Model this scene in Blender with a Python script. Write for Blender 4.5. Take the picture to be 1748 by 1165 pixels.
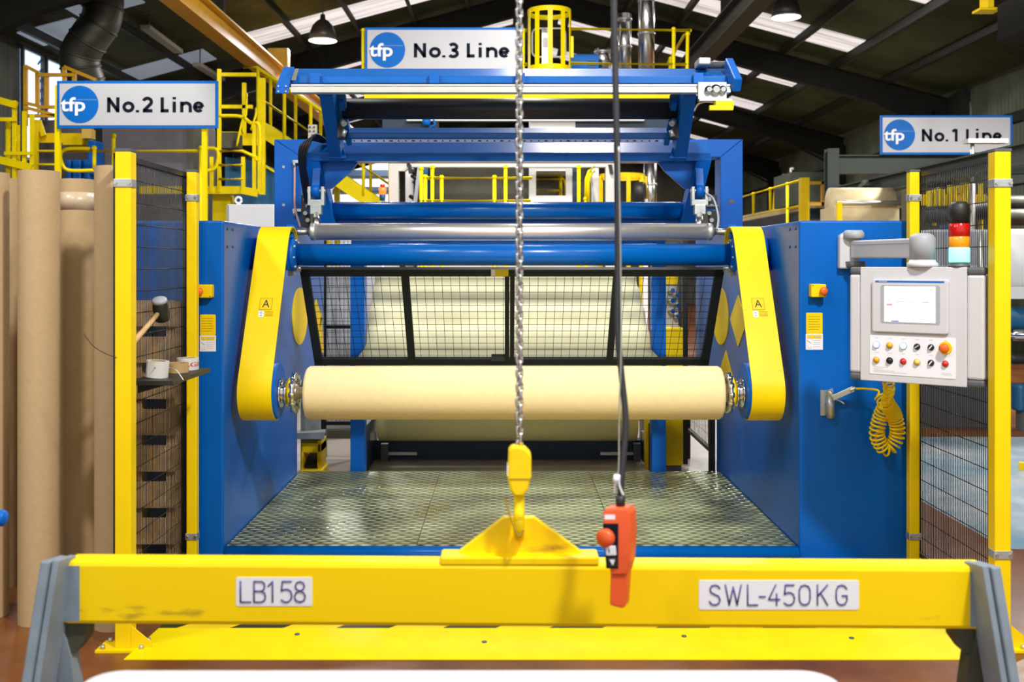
import bpy, bmesh, math, random
from mathutils import Vector, Matrix
random.seed(7)
SC = bpy.context.scene
COL = SC.collection
for o in list(bpy.data.objects): bpy.data.objects.remove(o)
pi = math.pi

# ------------------------------------------------------------------ camera, world, lights, exposure
F, CX, HY, H = 1800.0, 865.0, 452.0, 1.70       # focal length in pixels, vanishing point, eye height
cam = bpy.data.objects.new('camera', bpy.data.cameras.new('camera')); COL.objects.link(cam)
cam.location = (0, 0, H); cam.rotation_euler = (pi/2, 0, 0)
cam.data.sensor_width = 36; cam.data.lens = 36*F/1748
cam.data.shift_x = (874-CX)/1748; cam.data.shift_y = (HY-582.5)/1748
cam.data.clip_start = .05; cam.data.clip_end = 200
cam.data.dof.use_dof = True; cam.data.dof.focus_distance = 6.3; cam.data.dof.aperture_fstop = 36*F/1748/12.0
SC.camera = cam
SC.view_settings.view_transform = 'Standard'; SC.view_settings.look = 'None'
SC.view_settings.gamma = 1; SC.view_settings.exposure = 0.0; SC.view_settings.use_curve_mapping = False
W = bpy.data.worlds.new('world'); SC.world = W; W.use_nodes = True
W.node_tree.nodes['Background'].inputs[0].default_value = (.97, .985, 1, 1)
W.node_tree.nodes['Background'].inputs[1].default_value = 1.05

def area_light(name, loc, size, power, color=(1, .98, .95), aim=None):
    L = bpy.data.lights.new(name, 'AREA'); L.shape = 'DISK'; L.size = size; L.energy = power; L.color = color
    o = bpy.data.objects.new(name, L); COL.objects.link(o); o.location = loc
    if aim is not None:
        o.rotation_euler = (Vector(aim)-Vector(loc)).to_track_quat('-Z', 'Y').to_euler()
    return o
# high-bay lamps of the hall (those in front of the machine hang above the frame), with added brightening lights among them
area_light('unseen_hall_light', (2.0, 1.0, 5.9), .45, 430, aim=(.5, 6.0, .8))
area_light('unseen_hall_light', (-2.6, .8, 5.9), .45, 110, aim=(-.4, 6.0, .8))
area_light('unseen_hall_light', (4.6, 2.6, 5.8), .7, 60, aim=(2.2, 6.4, .5))
area_light('unseen_hall_light', (-4.6, 3.0, 5.6), .7, 130, aim=(-3, 7, .5))
area_light('unseen_hall_light', (.8, 8.8, 6.6), .8, 180, aim=(.4, 8.9, 0))
area_light('unseen_hall_light', (-4.6, 11.0, 5.9), .7, 135)
area_light('unseen_hall_light', (7.0, 13.0, 5.0), .7, 400)  # unseen light, placed to brighten the No.1 Line sign
area_light('unseen_hall_light', (.4, 12.0, 6.3), .7, 260)  # unseen light, placed for the No.3 sign and the glare on the top beam
area_light('unseen_hall_light', (5.0, 26.0, 5.6), .7, 260)
area_light('unseen_hall_light', (2.5, 39.0, 6.0), .7, 420)  # unseen light, added to brighten the dark end wall
area_light('unseen_hall_light', (-3.5, 28.0, 5.6), .7, 500)

# ------------------------------------------------------------------ materials
def nodemat(name):
    m = bpy.data.materials.new(name); m.use_nodes = True
    return m, m.node_tree, m.node_tree.nodes['Principled BSDF']
def mat(name, col, rough=.5, metal=0, noise=0, scale=8, bump=0, coat=0, emit=None, estr=0, spec=.5, trans=0, alpha=1):
    m, t, b = nodemat(name)
    b.inputs['Base Color'].default_value = (*col, 1); b.inputs['Roughness'].default_value = rough
    b.inputs['Metallic'].default_value = metal; b.inputs['Specular IOR Level'].default_value = spec
    b.inputs['Coat Weight'].default_value = coat; b.inputs['Transmission Weight'].default_value = trans
    b.inputs['Alpha'].default_value = alpha
    if emit:
        b.inputs['Emission Color'].default_value = (*emit, 1); b.inputs['Emission Strength'].default_value = estr
    if noise or bump:
        tc = t.nodes.new('ShaderNodeTexCoord'); n = t.nodes.new('ShaderNodeTexNoise')
        n.inputs['Scale'].default_value = scale; n.inputs['Detail'].default_value = 5
        t.links.new(tc.outputs['Object'], n.inputs['Vector'])
        if noise:
            r = t.nodes.new('ShaderNodeValToRGB')
            r.color_ramp.elements[0].position = .3; r.color_ramp.elements[1].position = .7
            r.color_ramp.elements[0].color = (*[c*(1-noise) for c in col], 1)
            r.color_ramp.elements[1].color = (*[min(1, c*(1+noise)) for c in col], 1)
            t.links.new(n.outputs['Fac'], r.inputs['Fac']); t.links.new(r.outputs['Color'], b.inputs['Base Color'])
        if bump:
            bp = t.nodes.new('ShaderNodeBump'); bp.inputs['Strength'].default_value = bump; bp.inputs['Distance'].default_value = .01
            t.links.new(n.outputs['Fac'], bp.inputs['Height']); t.links.new(bp.outputs['Normal'], b.inputs['Normal'])
    return m
M = {}
M['blue'] = mat('blue_paint', (.0, .112, .48), .42, noise=.06, scale=3, spec=.25)
M['blue_gloss'] = mat('blue_gloss_paint', (.0, .112, .44), .25, noise=.06, scale=4, spec=.4)
M['cabinet_blue'] = mat('cabinet_blue_paint', (.0, .108, .46), .34, noise=.10, scale=2, spec=.22)
M['teal'] = mat('teal_blue_paint', (.01, .10, .22), .45, noise=.1)
M['navy'] = mat('navy_paint', (.004, .022, .055), .45, noise=.1)
M['yellow'] = mat('yellow_paint', (.92, .635, .0), .45, noise=.04, scale=5, spec=.25)
M['lemon'] = mat('lemon_rail_paint', (.90, .70, .0), .45, noise=.05, scale=6, spec=.15)
M['orange_yellow'] = mat('amber_paint', (.64, .33, .008), .45, noise=.1)
M['steel'] = mat('brushed_steel', (.62, .60, .57), .28, metal=1, noise=.06, scale=20)
M['satin'] = mat('satin_roller_steel', (.86, .84, .80), .36, metal=.82, noise=.03, scale=20)
M['chrome'] = mat('chrome', (.8, .79, .77), .12, metal=1)
M['alu'] = mat('aluminium_extrusion', (.56, .55, .49), .42, metal=.8, noise=.05)
M['zinc'] = mat('zinc_plate', (.52, .54, .52), .42, metal=.75, noise=.15, scale=14)
M['duct'] = mat('duct_foil', (.72, .70, .70), .25, metal=1, noise=.12, scale=9, bump=.25)
M['duct_dark'] = mat('dull_duct_metal', (.10, .10, .08), .5, metal=.7, noise=.25, scale=4)
M['black'] = mat('black_powder_coat', (.012, .012, .011), .5, noise=.2)
M['rubber'] = mat('black_rubber', (.018, .018, .017), .45, noise=.15, scale=12)
M['cable'] = mat('black_cable_sheath', (.03, .03, .034), .5, noise=.1)
M['cream'] = mat('cream_fabric', (.92, .74, .38), .85, noise=.03, scale=30, bump=.05)
M['cream_shade'] = mat('cream_fabric_shade_tint', (.86, .82, .34), .85, noise=.03, scale=30)  # same cream cloth, with the olive tint of its shade put into the colour
M['cream_web'] = mat('cream_web_fabric', (.72, .69, .43), .8, noise=.02, scale=20)
M['tan'] = mat('cream_film', (.62, .50, .28), .5, noise=.1)
M['card'] = mat('brown_cardboard', (.47, .325, .165), .8, noise=.04, scale=40, bump=.08)
M['wood'] = mat('rough_pallet_wood', (.50, .33, .17), .8, noise=.3, scale=12, bump=.2)
M['ash'] = mat('ash_handle_wood', (.70, .46, .20), .5, noise=.12, scale=15)
M['white'] = mat('white_panel', (.80, .79, .78), .45, noise=.02)
M['signwhite'] = mat('sign_white', (.50, .50, .52), .4, noise=.01)
M['signblue'] = mat('sign_blue', (.0, .13, .50), .5, noise=.01, spec=.2)
M['offwhite'] = mat('offwhite_frame', (.66, .64, .58), .5, noise=.04)
M['lgrey'] = mat('light_grey_enclosure', (.58, .57, .59), .5, noise=.02)
M['mgrey'] = mat('mid_grey_plastic', (.36, .37, .40), .5, noise=.02)
M['dgrey'] = mat('dark_grey_plastic', (.09, .095, .105), .5, noise=.05)
M['bluegrey'] = mat('worn_blue_grey_steel', (.21, .26, .31), .5, noise=.15, scale=9)
M['purple'] = mat('purple_grey_hood', (.13, .115, .13), .5, noise=.1)
M['olive'] = mat('olive_grey_panel', (.085, .078, .05), .6, noise=.1)
M['greensteel'] = mat('green_steel', (.028, .042, .030), .55, noise=.15)
M['gusset'] = mat('dark_olive_steel', (.06, .065, .04), .6, noise=.2)
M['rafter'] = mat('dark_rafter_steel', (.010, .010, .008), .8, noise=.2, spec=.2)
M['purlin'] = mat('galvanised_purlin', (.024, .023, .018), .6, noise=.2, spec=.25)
M['ink'] = mat('dark_navy_ink', (.006, .009, .02), .7, noise=.02, spec=.1)
M['violet'] = mat('violet_ink', (.07, .035, .20), .5, noise=.02)
M['whiteink'] = mat('white_ink', (.85, .85, .86), .5, noise=.01)
M['brownink'] = mat('label_brown_ink', (.35, .22, .0), .6, noise=.02)
M['blackink'] = mat('label_black_ink', (.02, .02, .02), .6, noise=.02)
M['greyink'] = mat('label_grey_ink', (.45, .45, .48), .6, noise=.02)
M['label'] = mat('label_white', (.80, .80, .84), .5, noise=.01)
M['labely'] = mat('label_yellow', (.88, .60, .0), .55, spec=.25, noise=.01)
M['red'] = mat('red_plastic', (.62, .025, .015), .35, noise=.03)
M['amber'] = mat('amber_lens', (.85, .30, .01), .25, noise=.03, emit=(1, .3, .0), estr=.15)
M['redlens'] = mat('red_lens', (.50, .008, .006), .2, noise=.03)
M['greenlens'] = mat('green_lens_lit', (.25, .8, .65), .2, emit=(.22, 1, .75), estr=1.6)
M['redlit'] = mat('red_lens_lit', (.8, .1, .02), .2, emit=(1, .16, .02), estr=2.0)
M['orange'] = mat('orange_plastic', (.80, .10, .018), .42, noise=.04)
M['stopred'] = mat('orange_red_button', (.80, .13, .01), .4, noise=.03)
M['bluebtn'] = mat('blue_white_lit_button', (.8, .85, 1), .3, emit=(.33, .40, 1), estr=1.7)
M['greenbtn'] = mat('green_white_lit_button', (.8, 1, .9), .3, emit=(.36, 1, .72), estr=1.1)
M['amberbtn'] = mat('amber_button', (.80, .40, .01), .35, noise=.02)
M['palebtn'] = mat('pale_yellow_button', (.80, .55, .12), .35, noise=.02)
M['tablewhite'] = mat('table_white', (.64, .64, .67), .5, noise=.01)
M['tapewhite'] = mat('white_tape', (.70, .69, .64), .35, noise=.03)
M['tapebrown'] = mat('brown_tape', (.52, .33, .14), .4, noise=.05)
M['clear'] = mat('clear_tape', (.54, .42, .28), .3, noise=.1, scale=10, spec=.5)
M['copper'] = mat('pale_pink_hose', (.62, .36, .30), .5, noise=.03)
M['lampshade'] = mat('lamp_aluminium', (.13, .12, .11), .4, metal=.6, noise=.1)
M['lampglow'] = mat('lamp_glow', (1, 1, 1), .4, emit=(1, .95, 1), estr=9)
M['tube'] = mat('fluorescent_batten', (.30, .28, .22), .4, noise=.05)
def rooflight():
    m, t, b = nodemat('rooflight_daylight'); N = t.nodes.new
    geo = N('ShaderNodeNewGeometry'); mp = N('ShaderNodeMapping'); mp.inputs['Scale'].default_value = (.35, 9, .35)
    t.links.new(geo.outputs['Position'], mp.inputs['Vector'])
    n = N('ShaderNodeTexNoise'); n.inputs['Scale'].default_value = 1.0; n.inputs['Detail'].default_value = 4; t.links.new(mp.outputs[0], n.inputs['Vector'])
    r = N('ShaderNodeValToRGB'); e = r.color_ramp.elements
    e[0].position = .36; e[0].color = (.50, .44, .42, 1); e[1].position = .58; e[1].color = (1, .91, .90, 1)
    t.links.new(n.outputs['Fac'], r.inputs['Fac']); t.links.new(r.outputs['Color'], b.inputs['Emission Color'])
    b.inputs['Emission Strength'].default_value = .92; b.inputs['Base Color'].default_value = (.2, .19, .18, 1); b.inputs['Specular IOR Level'].default_value = .1
    return m
M['sky'] = rooflight()
M['skydull'] = mat('dirty_rooflight_daylight', (.3, .33, .36), .5, emit=(.34, .42, .52), estr=.35)
M['louvre'] = mat('window_daylight', (.7, .75, .8), .4, emit=(.62, .78, 1), estr=1.25)
M['redbrown'] = mat('maroon_cover', (.10, .012, .012), .5, noise=.1)
M['palegrey'] = mat('pale_blue_grey_panel', (.42, .45, .50), .5, noise=.05)

def web_links(t, a, b): t.links.new(a, b)
def floor_material():
    m, t, b = nodemat('painted_concrete_floor'); N = t.nodes.new
    geo = N('ShaderNodeNewGeometry'); sep = N('ShaderNodeSeparateXYZ'); t.links.new(geo.outputs['Position'], sep.inputs[0])
    n = N('ShaderNodeTexNoise'); n.inputs['Scale'].default_value = 1.3; n.inputs['Detail'].default_value = 8; n.inputs['Roughness'].default_value = .65
    t.links.new(geo.outputs['Position'], n.inputs['Vector'])
    r = N('ShaderNodeValToRGB'); e = r.color_ramp.elements
    e[0].position = .34; e[0].color = (.10, .024, .008, 1); e[1].position = .66; e[1].color = (.24, .085, .022, 1)
    t.links.new(n.outputs['Fac'], r.inputs['Fac'])
    r2 = N('ShaderNodeValToRGB'); e = r2.color_ramp.elements
    e[0].position = .35; e[0].color = (.14, .29, .40, 1); e[1].position = .62; e[1].color = (.46, .50, .52, 1)  # blue floor paint; the pale end paints white glare into the colour
    t.links.new(n.outputs['Fac'], r2.inputs['Fac'])
    def cmp(out, op, v):
        k = N('ShaderNodeMath'); k.operation = op; t.links.new(out, k.inputs[0]); k.inputs[1].default_value = v; return k.outputs[0]
    def mul(a, c):
        k = N('ShaderNodeMath'); k.operation = 'MULTIPLY'; t.links.new(a, k.inputs[0]); t.links.new(c, k.inputs[1]); return k.outputs[0]
    msk = mul(mul(cmp(sep.outputs['X'], 'GREATER_THAN', 2.98), cmp(sep.outputs['Y'], 'GREATER_THAN', 6.3)), cmp(sep.outputs['Y'], 'LESS_THAN', 10.4))
    mx = N('ShaderNodeMix'); mx.data_type = 'RGBA'; t.links.new(msk, mx.inputs['Factor'])
    t.links.new(r.outputs['Color'], mx.inputs['A']); t.links.new(r2.outputs['Color'], mx.inputs['B'])
    # bare grey concrete behind the machine
    msk2 = mul(mul(cmp(sep.outputs['Y'], 'GREATER_THAN', 8.4), cmp(sep.outputs['X'], 'LESS_THAN', 2.9)), cmp(sep.outputs['X'], 'GREATER_THAN', -2.9))
    mx2 = N('ShaderNodeMix'); mx2.data_type = 'RGBA'; t.links.new(msk2, mx2.inputs['Factor'])
    t.links.new(mx.outputs['Result'], mx2.inputs['A']); mx2.inputs['B'].default_value = (.38, .33, .28, 1)
    t.links.new(mx2.outputs['Result'], b.inputs['Base Color'])
    n2 = N('ShaderNodeTexNoise'); n2.inputs['Scale'].default_value = 4; t.links.new(geo.outputs['Position'], n2.inputs['Vector'])
    r3 = N('ShaderNodeMapRange'); r3.inputs['To Min'].default_value = .2; r3.inputs['To Max'].default_value = .5
    t.links.new(n2.outputs['Fac'], r3.inputs['Value']); t.links.new(r3.outputs['Result'], b.inputs['Roughness'])
    bp = N('ShaderNodeBump'); bp.inputs['Strength'].default_value = .12; bp.inputs['Distance'].default_value = .02
    t.links.new(n2.outputs['Fac'], bp.inputs['Height']); t.links.new(bp.outputs['Normal'], b.inputs['Normal'])
    return m
M['floor'] = floor_material()

def sheet_material(name, c1, c2, axis, pitch, rough=.55):
    """ribbed sheet: thin dark joint lines every «pitch» metres along one axis, with a noise of grime"""
    m, t, b = nodemat(name); N = t.nodes.new
    geo = N('ShaderNodeNewGeometry'); sep = N('ShaderNodeSeparateXYZ'); t.links.new(geo.outputs['Position'], sep.inputs[0])
    d = N('ShaderNodeMath'); d.operation = 'DIVIDE'; t.links.new(sep.outputs[axis], d.inputs[0]); d.inputs[1].default_value = pitch
    f = N('ShaderNodeMath'); f.operation = 'FRACT'; t.links.new(d.outputs[0], f.inputs[0])
    r = N('ShaderNodeValToRGB'); e = r.color_ramp.elements
    e[0].position = 0; e[0].color = (0, 0, 0, 1); e[1].position = .08; e[1].color = (1, 1, 1, 1)
    x = e.new(.5); x.color = (1, 1, 1, 1); x = e.new(.56); x.color = (.45, .45, .45, 1); x = e.new(.62); x.color = (1, 1, 1, 1)
    t.links.new(f.outputs[0], r.inputs['Fac'])
    n = N('ShaderNodeTexNoise'); n.inputs['Scale'].default_value = .8; n.inputs['Detail'].default_value = 6
    t.links.new(geo.outputs['Position'], n.inputs['Vector'])
    r2 = N('ShaderNodeValToRGB'); e = r2.color_ramp.elements
    e[0].position = .35; e[0].color = (*c1, 1); e[1].position = .65; e[1].color = (*c2, 1)
    t.links.new(n.outputs['Fac'], r2.inputs['Fac'])
    mx = N('ShaderNodeMix'); mx.data_type = 'RGBA'; mx.blend_type = 'MULTIPLY'; mx.inputs['Factor'].default_value = .8
    t.links.new(r2.outputs['Color'], mx.inputs['A']); t.links.new(r.outputs['Color'], mx.inputs['B'])
    t.links.new(mx.outputs['Result'], b.inputs['Base Color']); b.inputs['Roughness'].default_value = rough; b.inputs['Specular IOR Level'].default_value = .2
    bp = N('ShaderNodeBump'); bp.inputs['Strength'].default_value = .5; bp.inputs['Distance'].default_value = .03
    t.links.new(r.outputs['Color'], bp.inputs['Height']); t.links.new(bp.outputs['Normal'], b.inputs['Normal'])
    return m
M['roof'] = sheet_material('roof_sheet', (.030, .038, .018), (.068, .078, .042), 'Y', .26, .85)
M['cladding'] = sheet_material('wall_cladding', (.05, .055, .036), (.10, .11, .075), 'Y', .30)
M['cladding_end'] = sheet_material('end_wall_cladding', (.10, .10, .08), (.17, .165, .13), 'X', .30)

def checker_material():
    m, t, b = nodemat('checker_plate_aluminium'); N = t.nodes.new
    tc = N('ShaderNodeTexCoord')
    def dots(off, rot):
        mp = N('ShaderNodeMapping'); mp.inputs['Location'].default_value = off; mp.inputs['Scale'].default_value = (11.5, 11.5, 1)
        t.links.new(tc.outputs['Object'], mp.inputs['Vector'])
        fr = N('ShaderNodeVectorMath'); fr.operation = 'FRACTION'; t.links.new(mp.outputs[0], fr.inputs[0])
        sb = N('ShaderNodeVectorMath'); sb.operation = 'SUBTRACT'; t.links.new(fr.outputs[0], sb.inputs[0]); sb.inputs[1].default_value = (.5, .5, 0)
        m2 = N('ShaderNodeMapping'); m2.vector_type = 'POINT'; m2.inputs['Rotation'].default_value = (0, 0, rot); m2.inputs['Scale'].default_value = (2.2, 6.5, 0)
        t.links.new(sb.outputs[0], m2.inputs['Vector'])
        ln = N('ShaderNodeVectorMath'); ln.operation = 'LENGTH'; t.links.new(m2.outputs[0], ln.inputs[0])
        mr = N('ShaderNodeMapRange'); mr.inputs['From Min'].default_value = .55; mr.inputs['From Max'].default_value = 1.0
        mr.inputs['To Min'].default_value = 1; mr.inputs['To Max'].default_value = 0
        t.links.new(ln.outputs['Value'], mr.inputs['Value']); return mr.outputs['Result']
    a = dots((0, 0, 0), pi/4); c = dots((.5, .5, 0), -pi/4)
    mx = N('ShaderNodeMath'); mx.operation = 'MAXIMUM'; t.links.new(a, mx.inputs[0]); t.links.new(c, mx.inputs[1])
    n = N('ShaderNodeTexNoise'); n.inputs['Scale'].default_value = 1.7; n.inputs['Detail'].default_value = 4; t.links.new(tc.outputs['Object'], n.inputs['Vector'])
    r = N('ShaderNodeValToRGB'); e = r.color_ramp.elements
    e[0].position = .36; e[0].color = (.075, .095, .03, 1); e[1].position = .68; e[1].color = (.33, .37, .18, 1)  # mottled reflections painted in as dark and pale patches
    t.links.new(n.outputs['Fac'], r.inputs['Fac'])
    mc = N('ShaderNodeMix'); mc.data_type = 'RGBA'; t.links.new(mx.outputs[0], mc.inputs['Factor'])
    t.links.new(r.outputs['Color'], mc.inputs['A']); mc.inputs['B'].default_value = (.78, .82, .58, 1)  # raised tears painted paler for their glare
    t.links.new(mc.outputs['Result'], b.inputs['Base Color'])
    b.inputs['Metallic'].default_value = .85
    n3 = N('ShaderNodeTexNoise'); n3.inputs['Scale'].default_value = 2.6; n3.inputs['Detail'].default_value = 3; t.links.new(tc.outputs['Object'], n3.inputs['Vector'])
    r3 = N('ShaderNodeMapRange'); r3.inputs['From Min'].default_value = .35; r3.inputs['From Max'].default_value = .65; r3.inputs['To Min'].default_value = .24; r3.inputs['To Max'].default_value = .58
    t.links.new(n3.outputs['Fac'], r3.inputs['Value']); t.links.new(r3.outputs['Result'], b.inputs['Roughness'])
    bp = N('ShaderNodeBump'); bp.inputs['Strength'].default_value = 1; bp.inputs['Distance'].default_value = .006
    t.links.new(mx.outputs[0], bp.inputs['Height']); t.links.new(bp.outputs['Normal'], b.inputs['Normal'])
    return m
M['checker'] = checker_material()

def scuffed_yellow():
    m, t, b = nodemat('scuffed_yellow_paint'); N = t.nodes.new
    tc = N('ShaderNodeTexCoord'); n = N('ShaderNodeTexNoise'); n.inputs['Scale'].default_value = 9; n.inputs['Detail'].default_value = 8
    mp = N('ShaderNodeMapping'); mp.inputs['Scale'].default_value = (.35, 1, 1.4); t.links.new(tc.outputs['Object'], mp.inputs['Vector'])
    t.links.new(mp.outputs[0], n.inputs['Vector'])
    r = N('ShaderNodeValToRGB'); e = r.color_ramp.elements
    e[0].position = .26; e[0].color = (.30, .18, .02, 1); e[1].position = .34; e[1].color = (.94, .645, .0, 1)
    t.links.new(n.outputs['Fac'], r.inputs['Fac']); t.links.new(r.outputs['Color'], b.inputs['Base Color'])
    b.inputs['Roughness'].default_value = .38; b.inputs['Specular IOR Level'].default_value = .3
    return m
M['scuffed'] = scuffed_yellow()
def hazard():
    m, t, b = nodemat('hazard_chevrons'); N = t.nodes.new
    geo = N('ShaderNodeNewGeometry'); sep = N('ShaderNodeSeparateXYZ'); t.links.new(geo.outputs['Position'], sep.inputs[0])
    a = N('ShaderNodeMath'); a.operation = 'MULTIPLY'; t.links.new(sep.outputs['Y'], a.inputs[0]); a.inputs[1].default_value = 1.0
    s = N('ShaderNodeMath'); s.operation = 'SUBTRACT'; t.links.new(sep.outputs['X'], s.inputs[0]); t.links.new(a.outputs[0], s.inputs[1])
    d = N('ShaderNodeMath'); d.operation = 'DIVIDE'; t.links.new(s.outputs[0], d.inputs[0]); d.inputs[1].default_value = .49
    f = N('ShaderNodeMath'); f.operation = 'FRACT'; t.links.new(d.outputs[0], f.inputs[0])
    c = N('ShaderNodeMath'); c.operation = 'GREATER_THAN'; t.links.new(f.outputs[0], c.inputs[0]); c.inputs[1].default_value = .5
    mx = N('ShaderNodeMix'); mx.data_type = 'RGBA'; t.links.new(c.outputs[0], mx.inputs['Factor'])
    mx.inputs['A'].default_value = (.86, .60, 0, 1); mx.inputs['B'].default_value = (.03, .035, .01, 1)
    t.links.new(mx.outputs['Result'], b.inputs['Base Color']); b.inputs['Roughness'].default_value = .5
    return m
M['hazard'] = hazard()

# ------------------------------------------------------------------ mesh helpers
def P(px, py, Y):                         # a point of the photograph at depth Y
    return Vector(((px-CX)*Y/F, Y, H-(py-HY)*Y/F))
def PX(px, Y): return (px-CX)*Y/F
def PZ(py, Y): return H-(py-HY)*Y/F
ORG = {}
class MB:
    def __init__(s): s.v = []; s.f = []; s.sm = []
    def add(s, vs, fs, smooth=False):
        k = len(s.v); s.v += [Vector(v) for v in vs]
        for f in fs: s.f.append([k+i for i in f]); s.sm.append(smooth)
        return s
    def box(s, x0, x1, y0, y1, z0, z1):
        vs = [(x, y, z) for z in (z0, z1) for y in (y0, y1) for x in (x0, x1)]
        return s.add(vs, [(0, 2, 3, 1), (4, 5, 7, 6), (0, 1, 5, 4), (2, 6, 7, 3), (0, 4, 6, 2), (1, 3, 7, 5)])
    def hexa(s, vs):   # 8 corners ordered like box
        return s.add(vs, [(0, 2, 3, 1), (4, 5, 7, 6), (0, 1, 5, 4), (2, 6, 7, 3), (0, 4, 6, 2), (1, 3, 7, 5)])
    def frame(s, d, up=(0, 0, 1)):
        d = Vector(d).normalized(); u = Vector(up)
        if abs(d.dot(u)) > .98: u = Vector((0, 1, 0)) if abs(d.y) < .9 else Vector((1, 0, 0))
        a = d.cross(u).normalized(); return d, a, a.cross(d).normalized()
    def bar(s, p, q, w, h, up=(0, 0, 1)):
        p, q = Vector(p), Vector(q); d, a, b = s.frame(q-p, up)
        vs = []
        for c in (p, q):
            vs += [c-a*w/2-b*h/2, c+a*w/2-b*h/2, c+a*w/2+b*h/2, c-a*w/2+b*h/2]
        return s.add(vs, [(0, 3, 2, 1), (4, 5, 6, 7), (0, 1, 5, 4), (1, 2, 6, 5), (2, 3, 7, 6), (3, 0, 4, 7)])
    def tube(s, p, q, r, n=16, r2=None):
        p, q = Vector(p), Vector(q); r2 = r if r2 is None else r2
        d, a, b = s.frame(q-p)
        vs = [c+a*math.cos(2*pi*i/n)*rr+b*math.sin(2*pi*i/n)*rr for c, rr in ((p, r), (q, r2)) for i in range(n)]
        k = len(s.v); s.add(vs, [(i, (i+1) % n, n+(i+1) % n, n+i) for i in range(n)], True)
        s.f += [[k+i for i in reversed(range(n))], [k+n+i for i in range(n)]]; s.sm += [False, False]
        return s
    def path(s, pts, r, n=8, closed=False):
        pts = [Vector(p) for p in pts]; m = len(pts); rings = []
        prev = None
        for i in range(m):
            if closed: d = pts[(i+1) % m]-pts[i-1]
            else: d = pts[min(i+1, m-1)]-pts[max(i-1, 0)]
            d = d.normalized()
            if prev is None:
                _, a, b = s.frame(d)
            else:
                a = (prev-d*prev.dot(d)).normalized(); b = d.cross(a)
            prev = a
            rings.append([pts[i]+a*math.cos(2*pi*j/n)*r+b*math.sin(2*pi*j/n)*r for j in range(n)])
        vs = [v for ring in rings for v in ring]; fs = []
        for i in range(m if closed else m-1):
            i2 = (i+1) % m
            for j in range(n): fs.append((i*n+j, i*n+(j+1) % n, i2*n+(j+1) % n, i2*n+j))
        s.add(vs, fs, True)
        if not closed:
            k = len(s.v)-m*n
            s.f += [[k+j for j in reversed(range(n))], [k+(m-1)*n+j for j in range(n)]]; s.sm += [False, False]
        return s
    def lathe(s, o, d, prof, n=24, smooth=True):      # prof: (distance along d, radius)
        o = Vector(o); d, a, b = s.frame(d); vs = []; fs = []
        for t, r in prof:
            vs += [o+d*t+(a*math.cos(2*pi*i/n)+b*math.sin(2*pi*i/n))*max(r, 1e-4) for i in range(n)]
        for k in range(len(prof)-1):
            for i in range(n): fs.append((k*n+i, k*n+(i+1) % n, (k+1)*n+(i+1) % n, (k+1)*n+i))
        s.add(vs, fs, smooth)
        k = len(s.v)-len(vs)
        s.f += [[k+i for i in reversed(range(n))], [k+(len(prof)-1)*n+i for i in range(n)]]; s.sm += [False, False]
        return s
    def prism(s, poly, ext, smooth=False):               # poly: list of 3D points, ext: vector
        poly = [Vector(p) for p in poly]; e = Vector(ext); n = len(poly)
        fs = [list(reversed(range(n))), [n+i for i in range(n)]]
        s.add(poly+[p+e for p in poly], fs, False)
        k = len(s.v)-2*n
        for i in range(n): s.f.append([k+i, k+(i+1) % n, k+n+(i+1) % n, k+n+i]); s.sm.append(smooth)
        return s
    def mesh(s, name, off):
        me = bpy.data.meshes.new(name)
        me.from_pydata([tuple(v-off) for v in s.v], [], s.f)
        bm = bmesh.new(); bm.from_mesh(me); bmesh.ops.recalc_face_normals(bm, faces=bm.faces[:]); bm.to_mesh(me); bm.free()
        for p, q in zip(me.polygons, s.sm): p.use_smooth = q
        return me
def setp(o, label=None, cat=None, group=None, kind=None):
    if label: o['label'] = label
    if cat: o['category'] = cat
    if group: o['group'] = group
    if kind: o['kind'] = kind
    return o
def thing(name, label, cat, loc, group=None, kind=None):
    o = bpy.data.objects.new(name, None); COL.objects.link(o); o.location = Vector(loc); o.empty_display_size = .1
    ORG[o.name] = Vector(loc); return setp(o, label, cat, group, kind)
def part(name, mb, m, parent, bevel=0, label=None, kind=None):
    off = ORG[parent.name]
    o = bpy.data.objects.new(name, mb.mesh(name, off)); COL.objects.link(o); o.parent = parent; ORG[o.name] = off
    o.data.materials.append(M[m] if isinstance(m, str) else m)
    if bevel: addbevel(o, bevel)
    return setp(o, label, kind=kind)
def addbevel(o, w):
    b = o.modifiers.new('bevel', 'BEVEL'); b.width = w; b.segments = 2; b.limit_method = 'ANGLE'; b.angle_limit = .7
def solo(name, mb, m, label=None, cat=None, group=None, kind=None, bevel=0, loc=None):
    if loc is None:
        lo = [min(v[i] for v in mb.v) for i in range(3)]; hi = [max(v[i] for v in mb.v) for i in range(3)]
        loc = ((lo[0]+hi[0])/2, (lo[1]+hi[1])/2, lo[2])
    loc = Vector(loc)
    o = bpy.data.objects.new(name, mb.mesh(name, loc)); COL.objects.link(o); o.location = loc; ORG[o.name] = loc
    o.data.materials.append(M[m] if isinstance(m, str) else m)
    if bevel: addbevel(o, bevel)
    return setp(o, label, cat, group, kind)
def copy_tree(o, loc, label=None, group=None):
    c = o.copy(); COL.objects.link(c); c.location = loc; ORG[c.name] = Vector(loc)
    if label: c['label'] = label
    if group: c['group'] = group
    def rec(src, dst):
        for ch in [x for x in COL.objects if x.parent == src]:
            d = ch.copy(); COL.objects.link(d); d.parent = dst; ORG[d.name] = Vector(loc); rec(ch, d)
    rec(o, c); return c
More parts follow.
